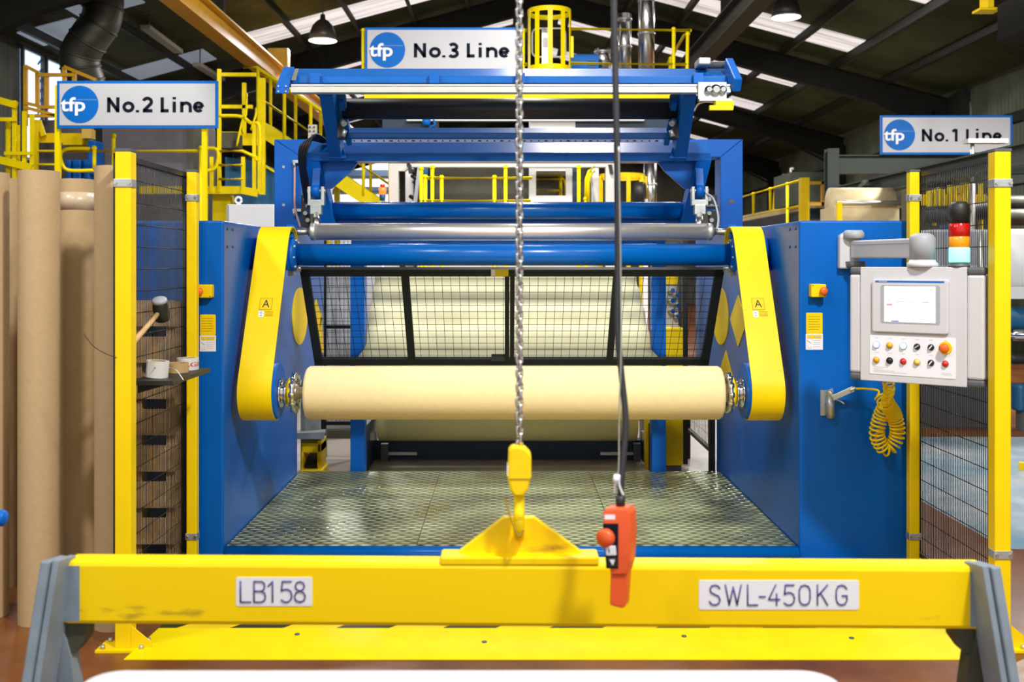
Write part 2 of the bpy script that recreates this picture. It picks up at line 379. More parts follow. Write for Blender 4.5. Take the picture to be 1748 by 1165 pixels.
def text_mb(body, o, ex, ez, w, h, bold=0.0, depth=.001, shear=0, space=1.0):
    """lettering fitted into a w x h box whose lower left corner is o; ex, ez are its unit axes"""
    c = bpy.data.curves.new('lettering', 'FONT'); c.body = body; c.size = 1; c.offset = bold; c.shear = shear; c.space_character = space
    c.resolution_u = 5
    ob = bpy.data.objects.new('lettering', c); COL.objects.link(ob); bpy.context.view_layer.update()
    me = bpy.data.meshes.new_from_object(ob.evaluated_get(bpy.context.evaluated_depsgraph_get()))
    bpy.data.objects.remove(ob)
    xs = [v.co.x for v in me.vertices]; ys = [v.co.y for v in me.vertices]
    x0, x1, y0, y1 = min(xs), max(xs), min(ys), max(ys)
    o, ex, ez = Vector(o), Vector(ex), Vector(ez); nn = ex.cross(ez)
    mb = MB(); vs = [o+ex*((v.co.x-x0)/(x1-x0)*w)+ez*((v.co.y-y0)/(y1-y0)*h) for v in me.vertices]
    mb.add(vs, [list(p.vertices) for p in me.polygons]); bpy.data.meshes.remove(me)
    return mb
def disc_poly(c, ex, ez, rx, rz, n=40):
    c, ex, ez = Vector(c), Vector(ex), Vector(ez)
    return [c+ex*rx*math.cos(2*pi*i/n)+ez*rz*math.sin(2*pi*i/n) for i in range(n)]
EX, EY, EZ = Vector((1, 0, 0)), Vector((0, 1, 0)), Vector((0, 0, 1))
def rrect(c, ex, ez, w, h, r, n=5):
    c, ex, ez = Vector(c), Vector(ex), Vector(ez); out = []
    for (sx, sz, a0) in ((1, 1, 0), (-1, 1, pi/2), (-1, -1, pi), (1, -1, 1.5*pi)):
        for i in range(n+1):
            a = a0+pi/2*i/n
            out.append(c+ex*(sx*(w/2-r)+r*math.cos(a))+ez*(sz*(h/2-r)+r*math.sin(a)))
    return out
def bezier(pts, n=24):                                       # Catmull-Rom through points
    pts = [Vector(p) for p in pts]; q = [pts[0]]+pts+[pts[-1]]; out = []
    for i in range(1, len(q)-2):
        for k in range(n):
            t = k/n; a, b, c, d = q[i-1:i+3]
            out.append(.5*((2*b)+(c-a)*t+(2*a-5*b+4*c-d)*t*t+(3*b-a-3*c+d)*t**3))
    out.append(pts[-1]); return out

# ------------------------------------------------------------------ the hall
XL, XR, XC, ZE, SL = -8.1, 9.5, .7, 5.4, .268
ZR = ZE+SL*(XR-XC)
Y0, Y1 = -3.0, 46.0
solo('floor', MB().box(XL-.3, XR+.3, Y0, Y1, -.2, 0), 'floor', kind='structure')
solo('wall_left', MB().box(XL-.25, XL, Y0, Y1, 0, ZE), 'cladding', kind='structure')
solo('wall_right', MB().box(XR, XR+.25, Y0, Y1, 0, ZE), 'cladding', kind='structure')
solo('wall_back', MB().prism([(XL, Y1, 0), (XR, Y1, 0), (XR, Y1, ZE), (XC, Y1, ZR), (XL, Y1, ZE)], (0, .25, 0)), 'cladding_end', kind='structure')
ZL = ZR-SL*(XC-XL)
def roofz(x): return ZR-SL*abs(x-XC)
t_ = .12
cl = MB()
cl.prism([(XL, Y0, roofz(XL)), (XC, Y0, ZR), (XC, Y0, ZR+t_), (XL, Y0, roofz(XL)+t_)], (0, Y1-Y0, 0))
cl.prism([(XC, Y0, ZR), (XR, Y0, roofz(XR)), (XR, Y0, roofz(XR)+t_), (XC, Y0, ZR+t_)], (0, Y1-Y0, 0))
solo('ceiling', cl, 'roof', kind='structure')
# portal frames: tapered rafters with haunches and columns
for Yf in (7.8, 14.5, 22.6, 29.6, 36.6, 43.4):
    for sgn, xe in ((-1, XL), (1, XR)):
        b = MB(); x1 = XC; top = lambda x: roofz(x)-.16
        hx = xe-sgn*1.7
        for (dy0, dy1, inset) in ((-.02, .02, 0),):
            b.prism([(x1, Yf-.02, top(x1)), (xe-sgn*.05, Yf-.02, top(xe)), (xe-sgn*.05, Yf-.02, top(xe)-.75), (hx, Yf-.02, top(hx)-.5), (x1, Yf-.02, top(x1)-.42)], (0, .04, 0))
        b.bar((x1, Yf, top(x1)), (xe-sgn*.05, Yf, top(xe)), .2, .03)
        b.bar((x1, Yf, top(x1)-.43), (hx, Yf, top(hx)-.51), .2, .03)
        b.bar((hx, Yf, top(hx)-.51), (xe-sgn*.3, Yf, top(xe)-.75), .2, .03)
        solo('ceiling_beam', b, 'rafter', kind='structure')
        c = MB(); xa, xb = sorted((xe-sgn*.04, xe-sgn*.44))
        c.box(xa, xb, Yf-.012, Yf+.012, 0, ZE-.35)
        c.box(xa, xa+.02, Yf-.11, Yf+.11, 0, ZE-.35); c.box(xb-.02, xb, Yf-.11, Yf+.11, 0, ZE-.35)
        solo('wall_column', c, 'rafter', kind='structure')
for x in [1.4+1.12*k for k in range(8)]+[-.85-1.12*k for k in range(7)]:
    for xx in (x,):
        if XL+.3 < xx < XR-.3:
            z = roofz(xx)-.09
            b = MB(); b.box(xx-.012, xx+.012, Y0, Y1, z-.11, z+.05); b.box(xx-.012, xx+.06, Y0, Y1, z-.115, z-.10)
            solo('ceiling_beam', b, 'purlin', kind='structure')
k = 0
for ya in (4.6, 8.6, 12.4, 16.5, 20.5, 24.7, 28.7, 32.4, 36.6):
    for sgn, xe in ((-1, -5.30), (1, 6.98)):
        k += 1
        b = MB(); z = lambda x: roofz(x)-.022
        xs = XC+sgn*.55
        b.prism([(xs, ya, z(xs)), (xe, ya, z(xe)), (xe, ya, z(xe)+.02), (xs, ya, z(xs)+.02)], (0, 1.1, 0))
        solo('window_%d' % k, b, 'sky', kind='structure')
for (ya, x0, x1) in ((17.0, -7.9, -7.0), (16.2, -6.9, -5.9), (20.8, -7.6, -6.0), (24.6, -7.5, -6.0), (12.9, -6.3, -5.9)):
    k += 1
    z = lambda x: roofz(x)-.02
    solo('window_%d' % k, MB().prism([(x0, ya, z(x0)), (x1, ya, z(x1)), (x1, ya, z(x1)+.02), (x0, ya, z(x0)+.02)], (0, 1.0, 0)), 'skydull', kind='structure')
# louvred windows high in the side wall
for (ya, yb) in ((17.55, 18.25), (18.45, 19.6), (20.0, 21.0)):
    k += 1
    w = solo('window_%d' % k, MB().box(XL, XL+.03, ya, yb, 3.5, 5.30), 'louvre', kind='structure')
    fr = MB(); fr.box(XL+.03, XL+.08, ya-.06, ya, 3.45, 5.35); fr.box(XL+.03, XL+.08, yb, yb+.06, 3.45, 5.35)
    fr.box(XL+.03, XL+.08, ya, yb, 3.45, 3.5); fr.box(XL+.03, XL+.08, ya, yb, 5.30, 5.35)
    part('window_frame', fr, 'dgrey', w)
    sl = MB()
    for i in range(10):
        z = 3.6+i*.17; sl.prism([(XL+.04, yb-.14, z), (XL+.04, yb, z+.11), (XL+.04, yb, z+.14), (XL+.04, yb-.14, z+.03)], (.02, 0, 0))
    part('louvre_slats', sl, 'teal', w)
solo('trim_1', MB().box(XR-.06, XR, Y0, Y1, 4.35, 4.55), 'rafter', kind='structure')
solo('trim_2', MB().box(XR-.06, XR, Y0, Y1, 3.2, 3.36), 'greensteel', kind='structure')
solo('trim_3', MB().box(XL, XL+.06, Y0, Y1, 2.9, 3.06), 'rafter', kind='structure')

# ------------------------------------------------------------------ side cabinets of the winder
YC, ZP = 5.80, .142                         # front plane of the machine, platform height
XLI, XRI = -1.558, 1.61                     # inner faces of the two cabinets
ZCT = 1.942
def warning_label(root, x, z, y, w=.085):
    mb = MB().prism(rrect((x, y-.002, z), EX, EZ, w, .115, .006), (0, .002, 0))
    lab = part('warning_label', mb, 'labely', root)
    ln = MB()
    for i in range(6): ln.box(x-w*.38, x+w*(.36-.1*(i % 3 == 2)), y-.0028, y-.002, z+.035-i*.014, z+.0375-i*.014)
    part('print', ln, 'brownink', lab)
    z2 = z-.102
    lab2 = part('safety_label', MB().prism(rrect((x, y-.002, z2), EX, EZ, w*1.04, .088, .003), (0, .002, 0)), 'label', root)
    q = MB(); q.box(x-w*.45, x+w*.45, y-.0026, y-.002, z2+.016, z2+.038)
    part('warning_band', q, 'labely', lab2)
    q = MB(); q.box(x-w*.08, x+w*.4, y-.0034, y-.0026, z2+.024, z2+.031)
    q.prism([(x-w*.36, y-.0034, z2+.019), (x-w*.2, y-.0034, z2+.019), (x-w*.28, y-.0034, z2+.035)], (0, .0006, 0))
    q.bar((x-w*.45, y-.003, z2+.008), (x-w*.2, y-.003, z2-.008), .004, .001, up=(0, 1, 0))
    for i in range(4): q.box(x-w*.08, x+w*.38, y-.0032, y-.002, z2+.006-i*.011, z2+.0075-i*.011)
    q.box(x-w*.4, x-w*.2, y-.0032, y-.002, z2-.036, z2-.034); q.box(x-w*.4, x-w*.385, y-.0032, y-.002, z2-.036, z2-.018); q.box(x-w*.215, x-w*.2, y-.0032, y-.002, z2-.036, z2-.018)
    part('print', q, 'greyink', lab2)
def estop(root, x, z, y, side):
    e = part('emergency_stop_box', MB().prism(rrect((x, y-.052, z), EX, EZ, .082, .072, .008), (0, .052, 0)), 'labely', root, bevel=.004, label='yellow emergency stop box')
    bx = x+side*.022
    part('stop_button', MB().lathe((bx, y-.052, z-.002), (0, -1, 0), [(0, .011), (.012, .011), (.014, .021), (.024, .021), (.030, .015), (.031, 0)]), 'stopred', e, label='round orange red push button')
    s = MB()
    for (dx, dz) in ((-.033, .028), (.033, -.028)): s.tube((x+dx, y-.054, z+dz), (x+dx, y-.052, z+dz), .003, 8)
    part('screw', s, 'dgrey', e)
def cabinet(sgn, label):
    xi = XLI if sgn < 0 else XRI; xo = -2.28 if sgn < 0 else 2.215
    yl = 7.85 if sgn < 0 else 8.1
    r = thing('side_cabinet', label, 'machine cabinet', ((xi+xo)/2, YC, 0), 'winder side cabinets')
    a, b = sorted((xi, xo))
    body = MB()
    prof = [(YC, .0), (yl, .0), (yl, .80), (9.0, .80), (9.0, ZCT), (YC, ZCT)]
    body.prism([(a, y, z) for y, z in prof], (b-a, 0, 0))
    part('body', body, 'cabinet_blue', r, bevel=.012)
    # access covers on the inner wall
    d = -sgn
    def cover(name, poly):
        part(name, MB().prism([Vector((xi, y, z)) for y, z in poly], (d*.006, 0, 0)), 'yellow', r, label='yellow %s' % name.replace('_', ' '))
    yc = 7.93
    def zat(py, Y): return PZ(py, Y)
    cz = PZ(540, yc)
    cover('round_cover', [(yc+.29*math.cos(2*pi*i/40), cz+.215*math.sin(2*pi*i/40)) for i in range(40)])
    yd = 7.32 if sgn > 0 else 8.6
    cz = PZ(548, yd); cover('diamond_cover', [(yd-.26, cz), (yd, cz-.18), (yd+.26, cz), (yd, cz+.18)])
    if sgn > 0:
        yd, cz = 7.73, .88; cover('diamond_cover', [(yd-.25, cz), (yd, cz-.19), (yd+.25, cz), (yd, cz+.19)])
    else:
        z0 = PZ(530, 8.85); cover('triangular_cover', [(8.85, z0), (8.58, z0-.36), (8.95, z0-.36)])
    bl = MB()
    for (dx, z) in ((.03, 1.90), (.03, 1.80)):
        for dy in (.08, .20): bl.tube((xi, YC+dy, z), (xi+d*.006, YC+dy, z), .008, 8)
    part('bolt_row', bl, 'dgrey', r)
    # seam line across the front face
    if sgn < 0:
        X = PX(353, YC); estop(r, X, PZ(497, YC), YC, -1); warning_label(r, PX(355, YC), PZ(555, YC), YC)
    else:
        estop(r, PX(1393, YC), PZ(496, YC), YC, 1); warning_label(r, PX(1390, YC), PZ(552, YC), YC, .09)
    return r
cabL = cabinet(-1, 'blue winder side cabinet beside the mesh fence with the tape shelf')
cabR = cabinet(1, 'blue winder side cabinet carrying the control panel and air gun')
# coil-hose air gun on the cabinet: bracket, gun, hose
g = thing('air_gun', 'silver air blow gun hung in a metal bracket on the blue cabinet', 'air gun', P(1411, 712, YC-.03))
bk = MB(); x, z = PX(1411, YC), PZ(688, YC)
bk.box(x-.035, x+.035, YC-.006, YC, z-.07, z+.07); bk.tube((x+.012, YC-.03, z-.08), (x+.012, YC-.03, z+.05), .022, 16)
part('bracket', bk, 'zinc', g)
a = P(1414, 690, YC-.06); 
gb = MB(); gb.tube((x+.012, YC-.03, z-.02), P(1414, 668, YC-.04), .012, 12); gb.tube(P(1414, 668, YC-.04), P(1424, 680, YC-.05), .014, 12)
gb.bar(P(1421, 680, YC-.05), P(1457, 664, YC-.09), .022, .03); gb.tube(P(1450, 667, YC-.09), P(1460, 663, YC-.09), .012, 10)
part('gun_body', gb, 'alu', g, bevel=.003)
tr = MB(); tr.path(bezier([P(1424, 681, YC-.05), P(1434, 685, YC-.055), P(1441, 690, YC-.06)], 6), .004); tr.path(bezier([P(1412, 676, YC-.04), P(1414, 668, YC-.05), P(1422, 664, YC-.06)], 6), .003)
part('trigger', tr, 'alu', g)
part('bolt', MB().tube((x-.022, YC-.012, z), (x-.022, YC-.006, z), .006, 8), 'steel', g)
# yellow spiral hose
cl_ = bezier([P(1516, 648, 5.10), P(1518, 668, 5.20), P(1514, 688, 5.45), P(1526, 708, 5.62), P(1532, 740, 5.66), P(1521, 763, 5.68), P(1508, 764, 5.68), P(1497, 742, 5.66), P(1503, 712, 5.64), P(1512, 690, 5.60), P(1506, 680, 5.64)], 30)
L = [0]
for i in range(1, len(cl_)): L.append(L[-1]+(cl_[i]-cl_[i-1]).length)
turns = 44; npt = turns*14; pts = []
def hose_s(t): return .26*t/.12 if t < .12 else .26+.74*(t-.12)/.88        # a stretched lead, then tight coils
for i in range(npt+1):
    s = L[-1]*hose_s(i/npt); j = max(0, min(len(L)-2, next((q for q in range(len(L)-1) if L[q+1] >= s), len(L)-2)))
    f = (s-L[j])/max(1e-6, L[j+1]-L[j]); c = cl_[j].lerp(cl_[j+1], f); d = (cl_[j+1]-cl_[j]).normalized()
    side = d.cross(EY).normalized(); up = side.cross(d).normalized(); an = 2*pi*turns*i/npt
    rr = .038 if s/L[-1] > .34 else .026
    pts.append(c+side*rr*math.cos(an)+up*rr*.75*math.sin(an))
tail = bezier([pts[-1], P(1500, 668, YC-.12), P(1478, 664, YC-.1), P(1459, 664, YC-.09)], 10)
hs = MB(); hs.path(pts+tail[1:], .0062, 6)
solo('spiral_hose', hs, 'yellow', 'yellow spiral air hose looped below the control panel', 'hose')

# platform of checker plate with a blue nosing
pf = thing('machine_platform', 'checker plate platform between the two blue winder cabinets', 'platform', (0, 6.9, 0))
YB = 7.94
part('frame', MB().box(XLI+.002, XRI-.002, YC+.05, YB-.01, 0, ZP-.008), 'navy', pf)
nose = MB(); nose.lathe((XLI+.002, YC+.03, ZP-.042), EX, [(0, .042), (XRI-XLI-.004, .042)], 24); nose.box(XLI+.002, XRI-.002, YC-.005, YC+.05, 0, ZP-.05)
part('front_nosing', nose, 'blue_gloss', pf, label='rounded blue front edge')
xs = [XLI+.004, -.50, .62, XRI-.004]
for i in range(3):
    part('tread_plate', MB().box(xs[i]+.002, xs[i+1]-.002, YC+.05, YB, ZP-.008, ZP), 'checker', pf)
# loading ramp with hazard chevrons at its head
rp = thing('access_ramp', 'yellow floor ramp with black chevrons in front of the platform', 'ramp', (.2, 5.1, 0))
ya, yb_, yc_ = 4.53, 4.85, 5.55
def rz(y): return .004+.075*(y-ya)/(yc_-ya)
part('ramp_plate', MB().hexa([(-1.645, ya, 0), (1.99, ya, 0), (-1.60, yb_, 0), (2.05, yb_, 0), (-1.645, ya, rz(ya)), (1.99, ya, rz(ya)), (-1.60, yb_, rz(yb_)), (2.05, yb_, rz(yb_))]), 'lemon', rp)
part('hazard_strip', MB().hexa([(-1.60, yb_, 0), (2.05, yb_, 0), (-1.55, yc_, 0), (2.07, yc_, 0), (-1.60, yb_, rz(yb_)), (2.05, yb_, rz(yb_)), (-1.55, yc_, rz(yc_)), (2.07, yc_, rz(yc_))]), 'hazard', rp)
sc = MB()
for (x, y) in ((-.95, 4.78), (-.1, 4.7), (.8, 4.76), (1.55, 4.74)): sc.tube((x, y, rz(y)-.002), (x, y, rz(y)+.003), .012, 10)
part('bolt', sc, 'dgrey', rp)

# ------------------------------------------------------------------ winding arms with chucks
BY, BZ, TY, TZ, AR = 6.05, .976, 6.50, 1.765, .17
def capsule(r, n=14, y0=BY, z0=BZ, y1=TY, z1=TZ):
    a = math.atan2(z1-z0, y1-y0); out = []
    for i in range(n+1): t = a-pi/2+pi*i/n; out.append((y1+r*math.cos(t), z1+r*math.sin(t)))
    for i in range(n+1): t = a+pi/2+pi*i/n; out.append((y0+r*math.cos(t), z0+r*math.sin(t)))
    return out
def arm(sgn, label):
    xo, xi = (-1.505, -1.315) if sgn < 0 else (1.555, 1.37)
    d = -sgn
    r = thing('winding_arm', label, 'winder arm', ((xo+xi)/2, BY, BZ-AR), 'winding arms')
    lo, hi = sorted((xo, xi))
    xw = XLI if sgn < 0 else XRI; xbm = xo+d*.075
    a_, b_ = sorted((xo+d*.004, xbm)); part('arm_body', MB().prism([(a_, y, z) for y, z in capsule(AR-.012)], (b_-a_, 0, 0), True), 'blue', r)
    part('chuck_boss', MB().lathe((xbm, BY, BZ), (d, 0, 0), [(0, AR-.012), (abs(xi+d*.015-xbm), AR-.012)], 40), 'blue', r)
    part('pivot_boss', MB().lathe((xw, TY+.04, TZ), (d, 0, 0), [(0, .10), (abs(xi+d*-.028-xw), .10)], 36), 'blue', r)
    outer = capsule(AR); inn = capsule(AR-.008)
    cov = MB(); n = len(outer); vs = []; fs = []
    for (y, z), (y2, z2) in zip(outer, inn): vs += [(lo, y, z), (hi, y, z), (lo, y2, z2), (hi, y2, z2)]
    # a band round the front of the arm, open along its back
    a0 = 4; m = len(outer)
    seq = list(range(a0, m-4))
    for i in range(len(seq)-1):
        p, q = seq[i]*4, seq[i+1]*4
        fs += [(p, p+1, q+1, q), (p+2, q+2, q+3, p+3), (p, q, q+2, p+2), (p+1, p+3, q+3, q+1)]
    p, q = seq[0]*4, seq[-1]*4; fs += [(p, p+2, p+3, p+1), (q, q+1, q+3, q+2)]
    cov.add(vs, fs, False); cv = part('front_cover', cov, 'yellow', r, label='bent yellow sheet cover')
    for pl in cv.data.polygons: pl.use_smooth = True
    cv.modifiers.new('es', 'EDGE_SPLIT').split_angle = .6
    sc = MB(); du = Vector((0, TY-BY, TZ-BZ)).normalized(); nrm = Vector((0, -du.z, du.y))
    for f in (.06, .48, .90):
        c = Vector((0, BY, BZ)).lerp(Vector((0, TY, TZ)), f)+nrm*AR
        for x in (lo+.018, hi-.018): sc.tube(c+EX*x-nrm*.001, c+EX*x+nrm*.003, .0055, 8)
    part('screw', sc, 'yellow', r)
    # «A» plate and small label on the slanted cover
    ez = du; ex = EX
    c = Vector(((lo+hi)/2+(.01 if sgn < 0 else 0), BY, BZ)); c += Vector((0, TY-BY, TZ-BZ))*.52+nrm*(AR+.0012)
    pl = MB().prism(rrect(c, ex, ez, .072, .078, .003), nrm*.0012)
    ap = part('letter_plate', pl, 'labely', r, label='yellow plate with a black letter A')
    bd = MB()
    for (u, v, w, h) in ((0, .038, .072, .0022), (0, -.038, .072, .0022), (-.035, 0, .0022, .078), (.035, 0, .0022, .078)):
        q = c+ex*u+ez*v+nrm*.0014; bd.prism([q-ex*w/2-ez*h/2, q+ex*w/2-ez*h/2, q+ex*w/2+ez*h/2, q-ex*w/2+ez*h/2], nrm*.0006)
    part('border', bd, 'brownink', ap)
    part('letter', text_mb('A', c-ex*.021-ez*.024+nrm*.0022, ex, ez, .042, .05), 'blackink', ap)
    c2 = c-ez*.066
    wl = part('label', MB().prism(rrect(c2-ex*.022, ex, ez, .03, .042, .003), nrm*.001), 'label', r)
    tx = MB()
    for i in range(4):
        q = c2+ex*.024+ez*(.014-.009*i)+nrm*.0006; tx.prism([q-ex*.024, q+ex*.024, q+ex*.024+ez*.002, q-ex*.024+ez*.002], nrm*.0006)
    part('print', tx, 'brownink', wl)
    q = c2-ex*.022+nrm*.0012; tt = MB().prism(disc_poly(q+ez*.008, ex, ez, .007, .007, 16), nrm*.0006).prism(disc_poly(q-ez*.01, ex, ez, .007, .005, 16), nrm*.0006)
    part('pictogram', tt, 'greyink', wl)
    # chuck: housing, yellow ring, hand wheel, journal
    o = (xi+d*.015, BY, BZ-.012)
    part('chuck_housing', MB().lathe(o, (d, 0, 0), [(0, .085), (.012, .085), (.014, .066), (.03, .066), (.034, .078), (.045, .078), (.05, .06), (.07, .06)], 28), 'chrome', r)
    part('locking_ring', MB().lathe((o[0]+d*.058, BY, o[2]), (d, 0, 0), [(0, .094), (.02, .094)], 28), 'yellow', r)
    hw = MB(); c = Vector((o[0]+d*.086, BY, o[2]))
    hw.path([c+Vector((0, math.cos(t), math.sin(t)))*.1 for t in [2*pi*i/36 for i in range(36)]], .014, 8, True)
    for i in range(12):
        t = 2*pi*i/12; hw.tube(c+Vector((0, math.cos(t), math.sin(t)))*.1-EX*.016, c+Vector((0, math.cos(t), math.sin(t)))*.1+EX*.016, .017, 8)
    hw.lathe(c-Vector((d*.008, 0, 0)), (d, 0, 0), [(0, .095), (.006, .092), (.012, .05)], 28)
    part('hand_wheel', hw, 'chrome', r)
    part('journal', MB().lathe((c.x, BY, c.z), (d, 0, 0), [(0, .05), (.012, .05), (.014, .034), (.05, .034), (.052, .028), (.075, .028)], 20), 'steel', r)
    return r
armL = arm(-1, 'blue and yellow winding arm standing nearest the tape shelf')
armR = arm(1, 'blue and yellow winding arm standing nearest the control panel')
# finished roll
RY, RZc, RR = BY, BZ-.012, .153
x0, x1 = PX(523, BY), PX(1232, BY)
fr = thing('fabric_roll', 'plump cream fabric roll held between the winding arms', 'fabric roll', ((x0+x1)/2, RY, RZc-RR))
part('roll', MB().lathe((x0, RY, RZc), EX, [(0, .05), (.0, RR-.03), (.006, RR-.012), (.022, RR), ((x1-x0)/2, RR), (x1-x0-.022, RR), (x1-x0-.006, RR-.012), (x1-x0, RR-.03), (x1-x0, .05)], 64), 'cream', fr)
part('core_shaft', MB().lathe((x0-.012, RY, RZc), EX, [(0, .027), (x1-x0+.024, .027)], 24), 'steel', fr)

# tubes and rollers between the arms
pv = thing('pivot_tube', 'thick blue cross tube with bolted flanges above the mesh guard', 'tube', (0, 6.60, 1.70))
xa, xb = PX(503, 6.6), PX(1250, 6.6)
part('tube', MB().lathe((xa, 6.60, 1.762), EX, [(0, .068), (xb-xa, .068)], 40), 'blue_gloss', pv)
for (xq, d) in ((xa, -1), (xb, 1)):
    fl = part('flange', MB().lathe((xq-d*.02, 6.60, 1.762), (d, 0, 0), [(0, .068), (.012, .10), (.03, .105), (.036, .105)], 32), 'blue', pv)
    bb = MB()
    for i in range(8):
        t = 2*pi*i/8+.2; c = Vector((xq-d*.004, 6.60+.09*math.cos(t), 1.762+.09*math.sin(t))); bb.tube(c-EX*d*.016, c+EX*d*.004, .009, 6)
    part('bolt_ring', bb, 'zinc', fl)
gr = thing('guide_roller', 'polished steel guide roller above the blue cross tube', 'roller', (0, 6.66, 1.85))
xa, xb = PX(540, 6.66), PX(1206, 6.66); zr = PZ(396, 6.66)
part('roller', MB().lathe((xa, 6.66, zr), EX, [(0, .054), (xb-xa, .054)], 48), 'satin', gr)
for (xq, d) in ((xa, -1), (xb, 1)):
    part('end_ring', MB().lathe((xq, 6.66, zr), (d, 0, 0), [(0, .056), (.03, .056), (.035, .05)], 32), 'zinc', gr)
    part('bearing', MB().lathe((xq+d*.035, 6.66, zr), (d, 0, 0), [(0, .035), (.012, .03)], 20), 'dgrey', gr)
    part('shaft', MB().tube((xq+d*.04, 6.66, zr), (xq+d*.17, 6.66, zr), .022, 16), 'steel', gr)
    hx = xq+d*.13
    part('shaft_bracket', MB().prism([(hx, 6.56, TZ+.102), (hx, 6.70, TZ+.102), (hx, 6.72, zr+.03), (hx, 6.62, zr+.045)], (d*.05, 0, 0)), 'blue', gr, bevel=.004)

# mesh guard panel below the tube
gp = thing('mesh_guard', 'black framed mesh guard panel hung behind the cream roll', 'mesh guard', (0, 7.0, 1.03))
Yt, Yb, zt, zb = 6.70, 7.23, PZ(458, 6.70), PZ(622, 7.23)
tl, trr, bl_, br = PX(512, Yt), PX(1236, Yt), PX(538, Yb), PX(1209, Yb)
x0 = (tl+bl_)/2; x1 = (trr+br)/2
dn = Vector((0, Yb-Yt, zb-zt)); LEN = dn.length; dn.normalize(); top = Vector((0, Yt, zt)); nr = Vector((0, -dn.z, dn.y))*-1
def gpt(x, s): return Vector((x, 0, 0))+top+dn*s
fm = MB()
for (s_) in (.03, LEN-.03): fm.bar(gpt(x0, s_), gpt(x1, s_), .055, .028, up=nr)
for x in (x0+.027, x1-.027): fm.bar(gpt(x, 0), gpt(x, LEN), .055, .028, up=nr)
part('frame', fm, 'black', gp)
xm = PX(870, 6.9)
for (px, w) in ((697, .05), (1047, .045)):
    part('stile', MB().bar(gpt(PX(px, 6.95), .03), gpt(PX(px, 6.95), LEN-.03), w, .026, up=nr), 'black', gp)
part('centre_stile', MB().bar(gpt(xm-.017, .03), gpt(xm-.017, LEN-.03), .03, .03, up=nr).bar(gpt(xm+.017, .03), gpt(xm+.017, LEN-.03), .03, .03, up=nr), 'black', gp)
ms = MB(); n = round((x1-x0)/.0567)
for i in range(1, n): ms.tube(gpt(x0+(x1-x0)*i/n, .03), gpt(x0+(x1-x0)*i/n, LEN-.03), .0017, 5)
for i in range(1, 14): ms.tube(gpt(x0, .03+(LEN-.06)*i/14)+nr*.003, gpt(x1, .03+(LEN-.06)*i/14)+nr*.003, .0017, 5)
part('wire_mesh', ms, 'black', gp)
c = gpt(PX(852, 6.72), .05)+nr*.016
nnf = -nr if nr.y > 0 else nr
lb = part('label', MB().box(PX(838, 6.7), PX(868, 6.7), Yt-.025, Yt-.018, PZ(472, 6.7), PZ(460, 6.7)), 'labely', gp)
part('pictogram', MB().box(PX(839, 6.7), PX(845, 6.7), Yt-.027, Yt-.025, PZ(471, 6.7), PZ(461, 6.7)), 'label', lb)
part('latch', MB().box(PX(839, Yb), PX(862, Yb), Yb-.05, Yb-.02, PZ(616, Yb), PZ(604, Yb)), 'black', gp)
for (x, d) in ((x0, -1), (x1, 1)):
    part('hinge', MB().tube((x-d*.01, 6.68, zt-.01), (x+d*.06, 6.68, zt-.01), .014, 12).box(*sorted((x+d*.03, x+d*.06)), 6.62, 6.70, zt-.05, zt+.03), 'zinc', gp)

# ------------------------------------------------------------------ portal frame standing on the cabinets
pt = thing('portal_frame', 'tall blue portal frame standing on the winder cabinets', 'frame', (0, 8.0, ZCT))
YP = 8.0; zt = PZ(238, YP); zb_ = zt-.135
xl0, xl1, xr0, xr1 = PX(468, YP), PX(514, YP), PX(1230, YP), PX(1268, YP)
part('post', MB().prism([(xl0, YP, ZCT), (xl1, YP, ZCT), (xl1, YP, zb_), (xl0, YP, zt)], (0, .22, 0)), 'blue', pt, bevel=.005)
part('post', MB().prism([(xr0, YP, ZCT), (xr1, YP, ZCT), (xr1, YP, zt), (xr0, YP, zb_)], (0, .22, 0)), 'blue', pt, bevel=.005)
part('crossbeam', MB().prism([(xl0+.003, YP, zt), (xr1-.003, YP, zt), (xr0, YP, zb_), (xl1, YP, zb_)], (0, .22, 0)), 'blue', pt, bevel=.005)
sc = MB()
for y in (285, 350): sc.tube(P(484, y, YP-.006), P(484, y, YP), .011, 10)
part('cover_screws', sc, 'zinc', pt)
part('socket', MB().box(PX(1244, YP), PX(1253, YP), YP-.004, YP, PZ(348, YP), PZ(341, YP)), 'dgrey', pt)
hz = MB(); hz.path(bezier([P(503, 276, 7.98), P(503, 300, 7.96), P(503, 345, 7.96), P(506, 365, 7.95), P(513, 388, 7.93)], 8), .008)
part('air_line', hz, 'copper', pt, label='pale pink air line')
el = MB()
for y in (276, 359): el.bar(P(500, y, 7.97), P(515, y, 7.97), .022, .022); el.tube(P(502, y, 7.97), P(502, y+10, 7.97), .012, 8)
part('hose_fitting', el, 'zinc', pt)
# hanging valve manifolds on the inside of the posts
for (pa, pb) in ((516, 532), (1206, 1222)):
    v = MB()
    v.box(PX(pa, 7.8), PX(pb, 7.8), 7.75, 8.0, PZ(388, 7.8), PZ(334, 7.8))
    o = part('valve_block', v, 'black', pt)
    q = MB()
    for i, y in enumerate((340, 352, 364, 376)):
        q.tube(P((pa+pb)/2-3+4*(i % 2), y, 7.75), P((pa+pb)/2-3+4*(i % 2), y, 7.70), .016, 8)
    part('fittings', q, 'zinc', o)
# ------------------------------------------------------------------ tilting spreader frame
tf = thing('spreader_frame', 'tilted blue spreader frame with black roller under the No.3 Line sign', 'machine frame', (0, 7.2, 2.0))
Y1_, Y2_ = 7.10, 6.40
